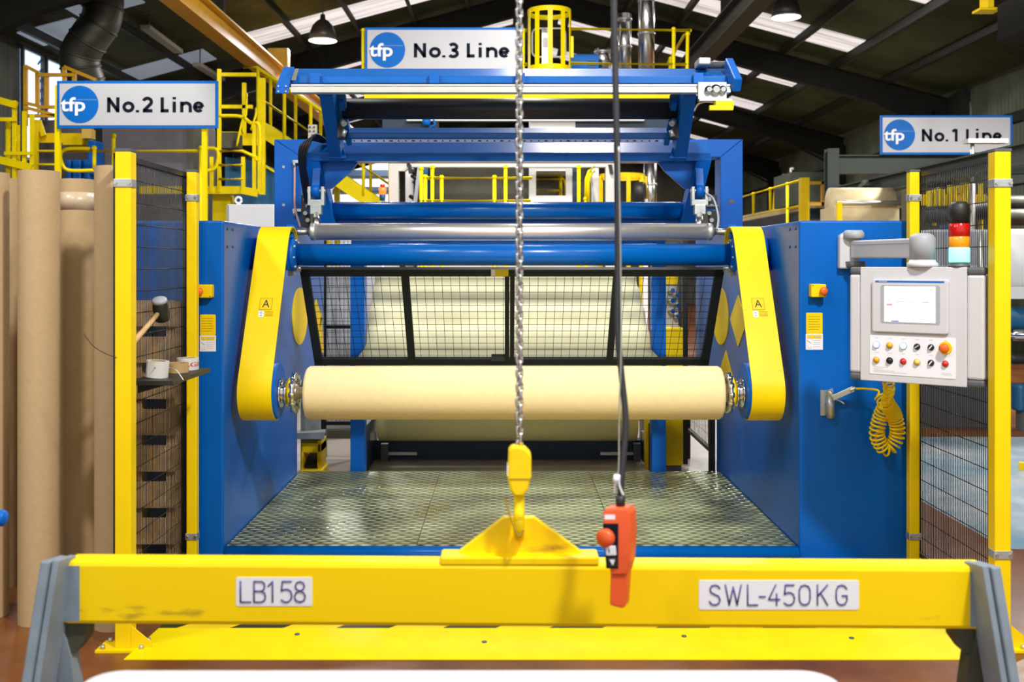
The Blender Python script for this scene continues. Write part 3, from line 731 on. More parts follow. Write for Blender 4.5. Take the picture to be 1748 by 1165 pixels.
# lower box crossbeam
xa, xb = PX(522, 7.1), PX(1212, 7.1)
part('lower_crossbeam', MB().hexa([(xa, 7.10, PZ(275, 7.1)), (xb, 7.10, PZ(275, 7.1)), (xa, 7.28, PZ(275, 7.1)+.0), (xb, 7.28, PZ(275, 7.1)), (xa, 7.08, PZ(261, 7.08)), (xb, 7.08, PZ(261, 7.08)), (xa, 7.18, PZ(243, 7.18)), (xb, 7.18, PZ(243, 7.18))]), 'blue_gloss', tf, bevel=.004)
part('scale_strip', MB().box(PX(580, 7.22), PX(1160, 7.22), 7.205, 7.215, PZ(244, 7.2), PZ(236, 7.2)), 'label', tf, label='white measuring strip with dots')
dm = MB()
for i in range(44):
    x = PX(592+i*12.6, 7.2); w = .010 if i % 3 else .022
    dm.box(x-w/2, x+w/2, 7.2025, 7.205, PZ(241.5, 7.2), PZ(239.5, 7.2))
part('scale_marks', dm, 'blackink', tf)
for sgn in (-1, 1):
    def S(a): return a if sgn < 0 else 1734-a                # the right side mirrors the left
    def pl(pts, Ys, w): 
        return [P(S(p[0]), p[1], y) for p, y in zip(pts, Ys)]
    # lower leg from crossbeam to the lower tube
    xq = PX(S(541), 7.25); wd = .075
    lg = MB(); lg.bar(P(S(533), 262, 7.16), P(S(563), 384, 7.45), .10, .16, up=EY)
    part('lower_arm', lg, 'blue', tf, bevel=.005)
    gs = MB().prism([P(S(532), 268, 7.20), P(S(618), 268, 7.20), P(S(600), 292, 7.20), P(S(566), 322, 7.20), P(S(548), 322, 7.20)], (0, .03, 0))
    part('gusset', gs, 'blue', tf)
    # upper arm leaning forward to the top rail
    up = MB(); up.bar(P(S(575), 262, 7.12), P(S(559), 152, 6.60), .085, .12, up=EY)
    part('upper_arm', up, 'blue', tf, bevel=.005)
    ft = MB().hexa([P(S(562), 270, 7.06), P(S(592), 270, 7.06), P(S(562), 270, 7.2), P(S(592), 270, 7.2), P(S(568), 243, 7.1), P(S(583), 243, 7.1), P(S(568), 243, 7.2), P(S(583), 243, 7.2)])
    part('arm_foot', ft, 'blue', tf, bevel=.004)
    br_ = MB(); br_.bar(P(S(597), 244, 7.05), P(S(583), 172, 6.75), .035, .05, up=EY)
    part('brace', br_, 'blue', tf)
    wp = MB().prism([P(S(566), 150, 6.72), P(S(590), 162, 6.72), P(S(592), 184, 6.78), P(S(578), 214, 6.86), P(S(568), 214, 6.86)], (0, .02, 0))
    part('web_plate', wp, 'teal', tf)
    bk = MB(); bk.box(*sorted((PX(S(577), 6.85), PX(S(587), 6.85))), 6.82, 6.96, PZ(236, 6.85), PZ(211, 6.85))
    o = part('motor_block', bk, 'black', tf)
    q = MB(); q.tube(P(S(583), 206, 6.8), P(S(588), 212, 6.78), .02, 10); q.tube(P(S(589), 222, 6.8), P(S(585), 233, 6.8), .016, 10)
    part('fittings', q, 'zinc', o)
    # clevis and pneumatic rod under the gusset
    c = P(S(540), 326, 7.12)
    cv = MB()
    for dx in (-.045, .045): cv.bar(c+EX*dx+EZ*.028, c+EX*dx-EZ*.07, .022, .05)
    cv.box(c.x-.056, c.x+.056, c.y-.025, c.y+.025, c.z-.10, c.z-.06); cv.box(c.x-.038, c.x+.038, c.y-.03, c.y+.03, c.z-.16, c.z-.095)
    cv.tube(c-EX*.062, c+EX*.062, .016, 12)
    part('clevis', cv, 'zinc', tf, bevel=.004)
    part('lug', MB().lathe(c-EX*.026, EX, [(0, .045), (.052, .045)], 20).bar(c, c+EZ*.16+EY*.05, .05, .07), 'blue', tf)
    part('piston_rod', MB().tube(c-EZ*.15, P(S(541), 390, 7.0), .026, 16), 'steel', tf)
# hoses curling over the left post
hb = MB()
for i in range(4):
    o = EX*.014*(i-1.5)
    hb.path(bezier([P(556, 243, 7.16)+o, P(534, 239, 7.02)+o*1.0+EZ*.012*i, P(520, 250, 6.98)+o*1.2, P(516, 272, 7.05)+o, P(519, 300, 7.25)+o, P(523, 325, 7.4)+o, P(526, 345, 7.5)+o], 8), .009, 7)
part('hose_bundle', hb, 'rubber', tf)
wc = MB(); wc.path(bezier([P(1205, 330, 7.1), P(1218, 340, 7.05), P(1226, 370, 7.0), P(1224, 392, 6.95)], 10), .007)
part('hose_bundle', wc, 'palegrey', tf)
# mid bar, black roller, lower tubes
xa, xb = PX(596, 6.95), PX(1150, 6.95)
part('mid_bar', MB().hexa([(xa, 6.90, PZ(235, 6.9)), (xb, 6.90, PZ(235, 6.9)), (xa, 7.0, PZ(235, 6.9)), (xb, 7.0, PZ(235, 6.9)), (xa, 6.90, PZ(227, 6.9)), (xb, 6.90, PZ(227, 6.9)), (xa, 6.97, PZ(218, 6.97)), (xb, 6.97, PZ(218, 6.97))]), 'blue_gloss', tf, bevel=.003)
xa, xb = PX(586, 6.85), PX(1154, 6.85); zr = PZ(186, 6.85)
br_ = part('rubber_roller', MB().lathe((xa, 6.85, zr), EX, [(0, .068), (xb-xa, .068)], 40), 'rubber', tf, label='black rubber covered roller')
for (xq, d) in ((xa, -1), (xb, 1)):
    part('roller_bearing', MB().lathe((xq, 6.85, zr), (d, 0, 0), [(0, .05), (.03, .05), (.035, .035), (.05, .03)], 20), 'chrome', br_)
xa, xb = PX(552, 7.42), PX(1184, 7.42)
part('lower_tube', MB().lathe((xa, 7.42, PZ(360, 7.42)), EX, [(0, .062), (xb-xa, .062)], 36), 'blue_gloss', tf)
part('lower_plate', MB().box(PX(546, 7.5), PX(1196, 7.5), 7.46, 7.52, PZ(386, 7.5), PZ(368, 7.5)), 'blue', tf)
part('pivot_shaft', MB().tube(P(524, 355, 7.5), P(1226, 355, 7.5), .02, 14), 'steel', tf)
# top beam: blue channel, aluminium rail, end plates
YT = 6.40
xa, xb = PX(486, YT), PX(1250, YT)
part('top_beam', MB().hexa([(xa, YT, PZ(142, YT)), (xb, YT, PZ(142, YT)), (xa, YT+.18, PZ(142, YT)), (xb, YT+.18, PZ(142, YT)), (xa, YT, PZ(130, YT)), (xb, YT, PZ(130, YT)), (xa, YT+.16, PZ(117, YT+.16)), (xb, YT+.16, PZ(117, YT+.16))]), 'blue_gloss', tf, bevel=.004)
al = MB(); xa2, xb2 = PX(497, 6.3), PX(1247, 6.3)
al.box(xa2, xb2, 6.30, 6.37, PZ(158, 6.3), PZ(144, 6.3)); al.box(xa2, xb2, 6.295, 6.30, PZ(147, 6.3), PZ(144.5, 6.3)); al.box(xa2, xb2, 6.29, 6.30, PZ(158, 6.3), PZ(152, 6.3))
part('linear_rail', al, 'alu', tf, label='aluminium linear rail')
for xk in (540, 742, 888, 1190):
    part('rail_clip', MB().box(PX(xk-8, YT), PX(xk+8, YT), 6.35, YT+.02, PZ(144, YT), PZ(127, YT)), 'blue', tf)
part('end_bracket', MB().hexa([P(470, 160, 6.28), P(492, 160, 6.28), P(470, 160, 6.36), P(492, 160, 6.36), P(472, 142, 6.28), P(494, 142, 6.28), P(484, 114, 6.62), P(503, 114, 6.62)]), 'blue', tf, bevel=.004)
sc = MB()
for (u, v) in ((475, 147), (488, 147), (475, 156), (488, 156)): sc.tube(P(u, v, 6.27), P(u, v, 6.29), .006, 8)
part('bolt', sc, 'zinc', tf)
part('hole_plate', MB().hexa([P(497, 137, 6.33), P(505, 137, 6.33), P(497, 137, 6.35), P(505, 137, 6.35), P(504, 117, 6.42), P(510, 117, 6.42), P(504, 117, 6.44), P(510, 117, 6.44)]), 'alu', tf)
part('end_bracket', MB().bar(P(1243, 110, 6.45), P(1259, 146, 6.24), .09, .05, up=EX), 'blue', tf, bevel=.008)
# traversing knife carriage at the end of the rail
cg = thing('knife_carriage', 'zinc traversing knife carriage with a yellow guard on the end of the rail', 'carriage', P(1214, 188, 6.26))
part('back_plate', MB().box(PX(1192, 6.26), PX(1241, 6.26), 6.262, 6.285, PZ(172, 6.26), PZ(140, 6.26)), 'zinc', cg, bevel=.003)
part('lower_shelf', MB().box(PX(1192, 6.26), PX(1247, 6.26), 6.22, 6.27, PZ(174, 6.26), PZ(170, 6.26)), 'zinc', cg)
for px in (1209, 1221, 1233):
    r_ = .024 if px != 1221 else .032
    part('clamp_knob', MB().lathe(P(px, 154, 6.262), (0, -1, 0), [(0, r_), (.02, r_), (.022, r_*.6), (.04, r_*.6)], 16), 'chrome', cg)
part('guard', MB().box(PX(1220, 6.22), PX(1250, 6.22), 6.18, 6.26, PZ(186, 6.22), PZ(174, 6.22)).box(PX(1210, 6.2), PX(1250, 6.2), 6.17, 6.2, PZ(189, 6.2), PZ(181, 6.2)), 'yellow', cg, label='yellow knife guard')
part('motor', MB().box(PX(1188, 6.5), PX(1209, 6.5), 6.40, 6.56, PZ(115.5, 6.5), PZ(103, 6.5)), 'zinc', cg, bevel=.01)
sp = MB(); n = 24
for i in range(n):
    px = 1210+i*1.3; sp.lathe(P(px, 111, 6.5), EX, [(0, .020), (.0022, .024), (.0044, .020)], 14)
part('bellows', sp, 'dgrey', cg)
wr = MB(); wr.path(bezier([P(1185, 190, 6.3), P(1192, 178, 6.28), P(1205, 174, 6.26), P(1218, 175, 6.26)], 8), .006)
part('cable', wr, 'alu', cg)

# ------------------------------------------------------------------ fabric web, lower roll and the rear stand
wb = MB(); NU, NV = 24, 90
vs = []
for j in range(NV+1):
    v = j/NV; y = 8.98-1.42*v-.08*math.sin(pi*v); z = PZ(462, 8.98)*(1-v)+.80*v+.03*math.sin(pi*v)
    xl = -1.11+.05*min(1, v/.66)-.11*max(0, (v-.66)/.34); xr_ = 1.19-.11*min(1, v/.3)+.0*v+.14*max(0, (v-.66)/.34)
    xr_ = 1.085-.0*v+.125*max(0, (v-.70)/.30)
    w = .034*math.sin(2*pi*5.4*v)
    for i in range(NU+1): vs.append((xl+(xr_-xl)*i/NU, y-w*.75, z+w*.35))
fs = [(j*(NU+1)+i, j*(NU+1)+i+1, (j+1)*(NU+1)+i+1, (j+1)*(NU+1)+i) for j in range(NV) for i in range(NU)]
wb.add(vs, fs, True)
web = solo('fabric_web', wb, 'cream_web', 'wide cream fabric web sloping down behind the mesh guard', 'fabric')
web.modifiers.new('thick', 'SOLIDIFY').thickness = .004
rs = thing('rear_stand', 'blue rear stand carrying the low cream roller behind the platform', 'machine stand', (0, 8.2, 0))
for (pa, pb) in ((598, 622), (1113, 1137)):
    part('post', MB().box(PX(pa, 8.0), PX(pb, 8.0), 8.0, 8.12, 0, 1.84), 'blue', rs, bevel=.004)
part('header', MB().box(PX(598, 8.0)+.005, PX(1137, 8.0)-.005, 8.01, 8.11, 1.84, 1.93), 'blue', rs)
part('sill_beam', MB().box(PX(640, 9.2), PX(1098, 9.2), 9.2, 9.34, PZ(792, 9.2), PZ(752, 9.2)), 'navy', rs)
part('kick_strip', MB().box(PX(634, 9.18), PX(1112, 9.18), 9.16, 9.36, PZ(799, 9.18), PZ(794, 9.18)), 'zinc', rs)
for (pa, pb) in ((652, 712), (1024, 1092)):
    part('slide_rail', MB().box(PX(pa, 9.18), PX(pb, 9.18), 9.14, 9.19, PZ(776, 9.18), PZ(771, 9.18)), 'steel', rs)
    part('side_plate', MB().box(PX(pa if pa < 900 else pb-12, 9.18), PX(pa+12 if pa < 900 else pb, 9.18), 9.10, 9.19, PZ(790, 9.18), PZ(756, 9.18)), 'dgrey', rs)
for (pa, d) in ((636, 1), (1100, -1)):
    part('cheek_plate', MB().box(*sorted((PX(pa-d*10, 9.0), PX(pa, 9.0))), 8.12, 9.35, 0, PZ(715, 9.0)), 'navy', rs)
    part('roller_bearing', MB().box(PX(pa-5, 8.9), PX(pa+5, 8.9), 8.84, 8.95, PZ(750, 8.9), PZ(737, 8.9)), 'alu', rs)
lr = MB(); xa, xb = PX(645, 9.0), PX(1088, 9.0)
lr.lathe((xa, 9.10, .385), EX, [(0, .05), (0, .195), (.01, .205), (xb-xa-.01, .205), (xb-xa, .195), (xb-xa, .05)], 48)
lw = thing('fabric_roll', 'low cream fabric roll with painted olive shade tint beneath the big roll', 'fabric roll', (0, 9.1, .18))
part('roll', lr, 'cream_shade', lw)
part('core_shaft', MB().tube((xa-.08, 9.1, .385), (xb+.08, 9.1, .385), .03, 16), 'steel', lw)
# small footswitch stand and folded bracket by the left wall
fs_ = thing('foot_pedal_guard', 'yellow guarded foot pedal under a folded plate behind the platform', 'foot pedal', (PX(533, 8.4), 8.4, 0))
hexp = [P(515, 797, 8.4), P(547, 800, 8.4), P(549, 757, 8.4), P(513, 757, 8.4)]
gu = MB(); Yq = 8.4
gu.box(PX(513, Yq), PX(518, Yq), Yq, Yq+.25, .0, PZ(757, Yq)); gu.box(PX(541, Yq), PX(548, Yq), Yq, Yq+.25, .0, PZ(752, Yq)); gu.box(PX(513, Yq), PX(548, Yq), Yq, Yq+.25, PZ(774, Yq), PZ(757, Yq)); gu.box(PX(513, Yq), PX(552, Yq), Yq-.02, Yq+.25, 0, .07)
part('guard', gu, 'yellow', fs_, bevel=.01)
part('pedal', MB().hexa([(PX(519, Yq), Yq+.02, .08), (PX(540, Yq), Yq+.02, .08), (PX(519, Yq), Yq+.22, .08), (PX(540, Yq), Yq+.22, .08), (PX(519, Yq), Yq+.02, .10), (PX(540, Yq), Yq+.02, .10), (PX(519, Yq), Yq+.22, .16), (PX(540, Yq), Yq+.22, .16)]), 'black', fs_)
part('upright', MB().box(PX(514, 8.62), PX(522, 8.62), 8.60, 8.66, 0, .78).box(PX(522, 8.62)-.001, PX(546, 8.62), 8.63, 8.65, .3, .78), 'zinc', fs_)
part('folded_plate', MB().hexa([P(503, 750, 8.3), P(553, 750, 8.3), P(510, 745, 8.66), P(552, 745, 8.66), P(503, 740, 8.3), P(556, 738, 8.3), P(510, 735, 8.66), P(556, 733, 8.66)]), 'zinc', fs_)
# yellow control pillar behind the platform on the far side
yp = thing('yellow_pillar_box', 'yellow cabinet pillar beside the rear blue post', 'cabinet', (PX(1155, 8.7), 8.7, 0))
part('body', MB().box(PX(1137, 8.6), PX(1166, 8.6), 8.6, 8.95, .06, PZ(560, 8.6)), 'yellow', yp, bevel=.006)
part('plinth', MB().box(PX(1139, 8.6), PX(1164, 8.6), 8.62, 8.93, 0, .06), 'dgrey', yp)
part('side_post', MB().box(PX(1102, 8.75), PX(1108, 8.75), 8.75, 8.85, 0, .75), 'yellow', yp)
part('terminal_box', MB().box(PX(1139, 8.6), PX(1161, 8.6), 8.7, 8.9, PZ(486, 8.6), PZ(462, 8.6)), 'yellow', yp)
part('valve_rack', MB().box(PX(1140, 8.6), PX(1162, 8.6), 8.72, 8.9, PZ(558, 8.6)-.01, PZ(486, 8.6)), 'alu', yp)
q = MB()
for i in range(6): q.tube(P(1143+(i % 2)*9, 500+i*8, 8.72), P(1149+(i % 2)*9, 496+i*9, 8.66), .02, 8)
part('fittings', q, 'chrome', yp)

# ------------------------------------------------------------------ mesh fences
def fence_mesh(label, x, ya, yb, z0, z1, group, sp=.0205, hs=.10, vert=True):
    r = thing('mesh_fence', label, 'mesh fence panel', (x, (ya+yb)/2, z0), group)
    f = MB(); f.box(x-.012, x+.012, ya, yb, z0, z0+.025); f.box(x-.012, x+.012, ya, yb, z1-.025, z1)
    f.box(x-.015, x+.015, ya, ya+.03, z0, z1); f.box(x-.015, x+.015, yb-.03, yb, z0, z1)
    part('frame', f, 'black', r)
    m = MB(); n = int((yb-ya)/sp)
    for i in range(1, n): m.tube((x, ya+(yb-ya)*i/n, z0+.01), (x, ya+(yb-ya)*i/n, z1-.01), .0021, 4)
    n = int((z1-z0)/hs)
    for i in range(1, n): m.tube((x+.003, ya+.01, z0+(z1-z0)*i/n), (x+.003, yb-.01, z0+(z1-z0)*i/n), .0025, 4)
    part('wire_mesh', m, 'black', r)
    return r
def guard_post(label, x, y, dirx, h=2.2, w=.072, clamps=(.20, 2.06), foot=True):
    r = thing('guard_post', label, 'fence post', (x, y, 0), 'yellow guard posts')
    part('post', MB().box(x-w/2, x+w/2, y-w/2, y+w/2, .008, h), 'yellow', r, bevel=.006)
    part('cap', MB().box(x-w/2-.001, x+w/2+.001, y-w/2-.001, y+w/2+.001, h, h+.012), 'dgrey', r)
    for z in clamps:
        c = MB(); c.box(x-w/2-.004, x+w/2+.004, y-w/2-.005, y-w/2, z-.018, z+.018); c.box(x-w/2-.005, x-w/2, y-w/2-.004, y+.02, z-.018, z+.018); c.box(x+w/2, x+w/2+.005, y-w/2-.004, y+.02, z-.018, z+.018)
        cl = part('clamp', c, 'zinc', r, bevel=.002)
        q = MB(); q.tube((x-w*.42, y-w/2-.012, z), (x-w*.42, y-w/2-.004, z), .008, 8); q.tube((x+w*.42, y-w/2-.012, z), (x+w*.42, y-w/2-.004, z), .008, 8)
        part('bolt', q, 'steel', cl)
    ft = MB(); ft.box(x-.11, x+.11, y-.07, y+.06, 0, .01)
    ft.prism([(x+w/2, y-w/2, .01), (x+w/2+.09, y-w/2, .01), (x+w/2+.09, y-w/2, .035), (x+w/2, y-w/2, .11)], (0, .006, 0))
    part('base_plate', ft, 'yellow', r)
    for dx in (-.085, .085):
        for dy in (-.045, .045): part('anchor_bolt', MB().tube((x+dx, y+dy, .01), (x+dx, y+dy, .026), .010, 8), 'zinc', r)
    return r
XFL, XFR = PX(214.5, 4.68), PX(1706, 4.68)
guard_post('yellow guard post in front of the tape shelf', XFL, 4.68, 1)
guard_post('slim yellow guard post between the tape shelf and blue cabinet', PX(329, 5.70), 5.70, 1, w=.054, clamps=(.235, 2.06))
guard_post('yellow guard post nearest the camera beside the control panel', XFR, 4.68, -1, clamps=(.42, 2.06))
guard_post('slim yellow guard post behind the control panel', PX(1558.5, 5.70), 5.70, -1, w=.054, clamps=(.235, 2.06))
XML, XMR = XFL-.055, XFR+.052
fence_mesh('black mesh fence panel holding the tape shelf', XML, 4.72, 5.76, .12, 2.2, 'mesh fence panels')
fence_mesh('black mesh fence panel behind the control panel', XMR, 4.72, 5.76, .12, 2.2, 'mesh fence panels')
# fences further back, on both sides of the rear stand
def rear_fence(label, pts, z0, z1, sp):
    (xa, ya), (xb, yb) = pts
    r = thing('mesh_fence', label, 'mesh fence panel', ((xa+xb)/2, (ya+yb)/2, 0), 'rear mesh fences')
    a, b = Vector((xa, ya, 0)), Vector((xb, yb, 0)); f = MB()
    for z in (z0, (z0+z1)/2, z1): f.bar(a+EZ*z, b+EZ*z, .03, .03)
    for c in (a, b): f.bar(c, c+EZ*(z1+.02), .045, .045)
    part('frame', f, 'black', r)
    m = MB(); n = int((b-a).length/sp)
    for i in range(1, n):
        c = a.lerp(b, i/n); m.tube(c+EZ*z0, c+EZ*z1, .002, 4)
    k = int((z1-z0)/.1)
    for i in range(1, k): m.tube(a+EZ*(z0+(z1-z0)*i/k), b+EZ*(z0+(z1-z0)*i/k), .002, 4)
    part('wire_mesh', m, 'black', r); return r
rear_fence('black mesh fence beside the yellow foot pedal guard', ((PX(553, 9.3), 9.3), (PX(598, 9.3)+.12, 9.3)), .30, 2.0, .035)
rear_fence('low black mesh fence under the blue wall beside the yellow pillar', ((1.585, 8.15), (1.585, 9.25)), .26, .78, .05)
rear_fence('black mesh fence running back past the yellow pillar', ((1.52, 9.0), (1.78, 12.2)), .25, 2.0, .06)

# ------------------------------------------------------------------ shelf, tape and mallet on the near fence
sx0, sx1 = XML+.012, -1.535; sz = 1.165
sh = thing('shelf', 'small black shelf fixed to the mesh fence', 'shelf', ((sx0+sx1)/2, 5.15, sz-.03))
part('board', MB().box(sx0, sx1, 4.85, 5.46, sz-.022, sz), 'black', sh, bevel=.002)
for y in (4.95, 5.36): part('bracket', MB().prism([(sx0, y, sz-.022), (sx1-.03, y, sz-.022), (sx0, y, sz-.07)], (0, .012, 0)), 'black', sh)
def tape(name, label, c, r, w, m, tilt, ri=.038):
    t = thing('tape_roll', label, 'tape roll', c, 'tape rolls on the shelf')
    d = Vector(tilt).normalized(); o = Vector(c)
    part('tape', MB().lathe(o, d, [(0, ri), (0, r), (w, r), (w, ri), (0, ri)], 40, False), m, t)
    part('core', MB().lathe(o+d*.001, d, [(0, ri-.004), (0, ri), (w-.002, ri), (w-.002, ri-.004), (0, ri-.004)], 32, False), 'card', t)
    return t
tape('tape_roll', 'white tape roll tilted on the shelf beside the yellow post', (-1.655, 4.985, sz+.003), .052, .078, 'tapewhite', (.09, 0, 1))
tape('tape_roll', 'brown tape roll lying on the shelf in the middle', (-1.63, 5.22, sz+.001), .054, .048, 'tapebrown', (0, 0, 1))
tw = tape('tape_roll', 'white tape roll with red print at the far shelf end', (-1.622, 5.365, sz+.001), .054, .060, 'tapewhite', (0, 0, 1))
tm = text_mb('FRAGILE', (0, 0, 0), EX, EZ, .19, .024, bold=.02)
mb = MB(); c = Vector((-1.622, 5.365, sz+.018)); R_ = .0546
mb.add([c+Vector((R_*math.sin((v.x-.062)/R_), -R_*math.cos((v.x-.062)/R_), v.z)) for v in tm.v], tm.f)
part('print', mb, 'red', tw)
st = MB(); st.path(bezier([P(262, 627, 4.9), P(285, 628, 5.1), P(300, 632, 5.0), P(307, 640, 4.95), P(313, 649, 4.93)], 8), .0022, 6)
part('loose_end', st, 'tapewhite', [o for o in COL.objects if o.name.startswith('tape_roll.001')][0])
ml = thing('mallet', 'black rubber mallet with a wooden handle hooked on the mesh fence', 'mallet', P(272, 560, 5.12))
hc = P(275, 530, 5.14); hd = (P(271, 508, 5.1)-P(279, 556, 5.16)).normalized()
part('head', MB().lathe(hc-hd*.055, hd, [(0, .030), (.006, .036), (.05, .038), (.092, .036), (.098, .033)], 28), 'rubber', ml)
part('face_cap', MB().lathe(hc+hd*.043, hd, [(0, .0365), (.014, .036), (.02, .03), (.022, 0)], 28), 'palegrey', ml, label='pale grey mallet face')
part('handle', MB().tube(hc+(P(258, 546, 5.08)-hc)*.2, P(226, 587, 4.86), .011, 14, .0135), 'ash', ml)
part('ferrule', MB().tube(P(266, 540, 5.115), P(263, 543.5, 5.105), .0145, 14), 'dgrey', ml)
hk = thing('wire_hook', 'thin black wire strung from the yellow post across a cardboard tube', 'wire', P(190, 600, 4.7))
part('wire', MB().path(bezier([P(143, 570, 4.66), P(158, 590, 4.64), P(178, 603, 4.63), P(199, 611, 4.642)], 10), .0018, 6), 'black', hk)
# upright pallet behind the fence
pa = thing('wooden_pallet', 'rough wooden pallet standing upright behind the black mesh', 'pallet', (-2.05, 5.62, 0))
zt_ = 1.50
for x in (-2.36, -1.99, -1.80): part('stringer', MB().box(x-.03, x+.03, 5.66, 5.75, 0, zt_), 'wood', pa)
nb = 8
for i in range(nb):
    z = .01+i*(zt_-.14)/(nb-1); part('board', MB().box(-2.40, -1.775, 5.635, 5.66, z, z+.138), 'wood', pa)
# ------------------------------------------------------------------ standing cardboard tubes
def cardtube(px0, px1, Y, ztop, label, first=None):
    r = (px1-px0)*Y/F/2; x = PX((px0+px1)/2, Y)
    t = thing('cardboard_tube', label, 'cardboard tube', (x, Y, 0), 'standing cardboard tubes')
    mb = MB().lathe((x, Y, 0), EZ, [(0, r-.012), (0, r), (ztop, r), (ztop, r-.012), (ztop-.25, r-.012)], 48, True)
    o = part('tube', mb, 'card', t); o.modifiers.new('es', 'EDGE_SPLIT').split_angle = .6
    return t, x, r
cardtube(-52, 13, 5.12, 2.145, 'cardboard tube cut off by the picture edge')
cardtube(-22, 32, 5.60, 2.155, 'cardboard tube standing deepest in the gap at the picture edge')
cardtube(33, 100, 5.03, 2.145, 'thickest fully visible brown cardboard tube')
t, x, r = cardtube(102, 160, 5.52, 2.145, 'cardboard tube with clear tape round its top')
part('tape_band', MB().lathe((x, 5.52, 1.985), EZ, [(0, r-.001), (0, r+.002), (.09, r+.002), (.09, r-.001)], 48), 'clear', t, label='band of clear tape')
cardtube(163, 229, 4.96, 2.16, 'cardboard tube right behind the yellow guard post')

# ------------------------------------------------------------------ control panel on its swivel arm
def panel():
    yaw = math.atan2(5.12-4.73, PX(1680, 4.73)-PX(1450, 5.12))
    ex = Vector((math.cos(yaw), -math.sin(yaw), 0)); nn = Vector((-math.sin(yaw), -math.cos(yaw), 0))
    o = P(1450, 548, 5.12); o.z = 1.416; c0 = o
    Wd, Ht = .618, .545
    cc = c0+ex*Wd/2
    r = thing('control_panel', 'light grey operator control panel with a lit touch screen', 'control panel', (cc.x, cc.y, cc.z-Ht/2))
    def q(u, v, d): return c0+ex*u+EZ*v+nn*d
    def slab(u0, u1, v0, v1, d0, d1, rr=None):
        if rr: return MB().prism(rrect(q((u0+u1)/2, (v0+v1)/2, d0), ex, EZ, u1-u0, v1-v0, rr), nn*(d1-d0))
        return MB().prism([q(u0, v0, d0), q(u1, v0, d0), q(u1, v1, d0), q(u0, v1, d0)], nn*(d1-d0))
    h = Ht/2
    part('enclosure', slab(.055, Wd-.075, -h, h, -.07, .006), 'lgrey', r, bevel=.004)
    for (a, b) in ((0, .057), (Wd-.077, Wd)):
        part('side_profile', slab(a, b, -h+.035, h-.035, -.07, .0), 'lgrey', r, bevel=.012)
        for (v0, v1) in ((-h, -h+.036), (h-.036, h)):
            part('corner_cap', slab(a, b, v0, v1, -.071, .001), 'dgrey', r, bevel=.012, label='dark grey corner cap')
    # touch screen
    s = part('screen_housing', slab(.118, .468, -.035, .215, .006, .022, .012), 'mgrey', r, bevel=.004)
    s.data.materials[0] = M['lgrey']
    part('bezel', slab(.160, .432, .008, .188, .022, .0235, .01), 'mgrey', s)
    part('header_strip', slab(.135, .450, .200, .208, .022, .0232), 'signblue', s)
    part('header_print', text_mb('TOUCH PANEL', q(.15, .2017, .0234), ex, EZ, .06, .0045, .01) if False else slab(.15, .19, .2025, .2055, .0232, .0236), 'greyink', s)
    sm = mat('lit_screen', (.8, .8, .85), .3, emit=(.93, .94, 1), estr=1.05)
    part('screen', slab(.178, .412, .015, .182, .0235, .0245), sm, s, label='lit white touch screen')
    part('screen_red_field', slab(.188, .216, .090, .100, .0245, .0248), mat('screen_red', (.8, .2, .2), .4, emit=(1, .35, .32), estr=.6), s)
    part('screen_blue_field', slab(.180, .226, .145, .180, .0245, .0248), mat('screen_blue', (.6, .8, .85), .4, emit=(.66, .85, .92), estr=.8), s)
    u = MB()
    for (a, b, v) in ((.235, .275, .108), (.188, .205, .113), (.30, .32, .108), (.35, .385, .108), (.382, .398, .165)): u.prism([q(a, v, .0245), q(b, v, .0245), q(b, v+.004, .0245), q(a, v+.004, .0245)], nn*.0003)
    part('screen_text', u, 'greyink', s)
    part('screen_status', slab(.21, .245, .016, .021, .0245, .0248), 'signblue', s)
    # button plate
    bp = part('button_plate', slab(.103, .497, -.238, -.052, .006, .0085, .004), 'label', r)
    tx = MB()
    for (a, b, v) in ((.12, .19, -.205), (.12, .165, -.214), (.12, .22, -.221), (.12, .28, -.228), (.435, .475, -.215), (.435, .48, -.222)): tx.prism([q(a, v, .0085), q(b, v, .0085), q(b, v+.0022, .0085), q(a, v+.0022, .0085)], nn*.0004)
    us = [.135, .198, .262, .325, .388, .452]
    for u_ in us:
        for v in (-.066, -.136): tx.prism([q(u_-.009, v, .0085), q(u_+.009, v, .0085), q(u_+.009, v+.002, .0085), q(u_-.009, v+.002, .0085)], nn*.0004)
    part('print', tx, 'greyink', bp)
    rows = [(-.098, ['bluebtn', 'amberbtn', 'greenbtn', 'dgrey', 'dgrey', None]), (-.170, ['amberbtn', 'black', 'red', 'palebtn', 'dgrey', 'red'])]
    for v, ms_ in rows:
        for i, (u_, mm) in enumerate(zip(us, ms_)):
            c = q(u_, v, .0085)
            if mm is None:
                y = part('stop_surround', MB().lathe(c, nn, [(0, .030), (.003, .029)], 28), 'labely', r)
                part('stop_button', MB().lathe(c+nn*.003, nn, [(0, .012), (.014, .012), (.016, .022), (.026, .021), (.031, .014), (.032, 0)], 28), 'stopred', y)
                continue
            if mm == 'dgrey':
                k = part('selector_switch', MB().lathe(c, nn, [(0, .0145), (.004, .0145), (.0045, .0115), (.010, .0115)], 20), 'black', r)
                tt = (.6 if i == 3 else .9)
                d = (ex*math.cos(tt)+EZ*math.sin(tt)); part('pointer', MB().bar(c+nn*.011-d*.009, c+nn*.011+d*.011, .005, .006, up=nn), 'whiteink' if v < -.12 or i == 4 else 'greyink', k)
                continue
            k = part('push_button', MB().lathe(c, nn, [(0, .0145), (.005, .0145), (.006, .012), (.012, .0115), (.0135, 0)], 20), mm, r)
            part('button_ring', MB().lathe(c, nn, [(0, .0160), (.0035, .0160)], 20), {'bluebtn': 'blue', 'greenbtn': 'teal', 'black': 'black'}.get(mm, 'palegrey'), k)  # rings of the lit buttons are coloured to paint their glow
    return r, q, ex, nn, h
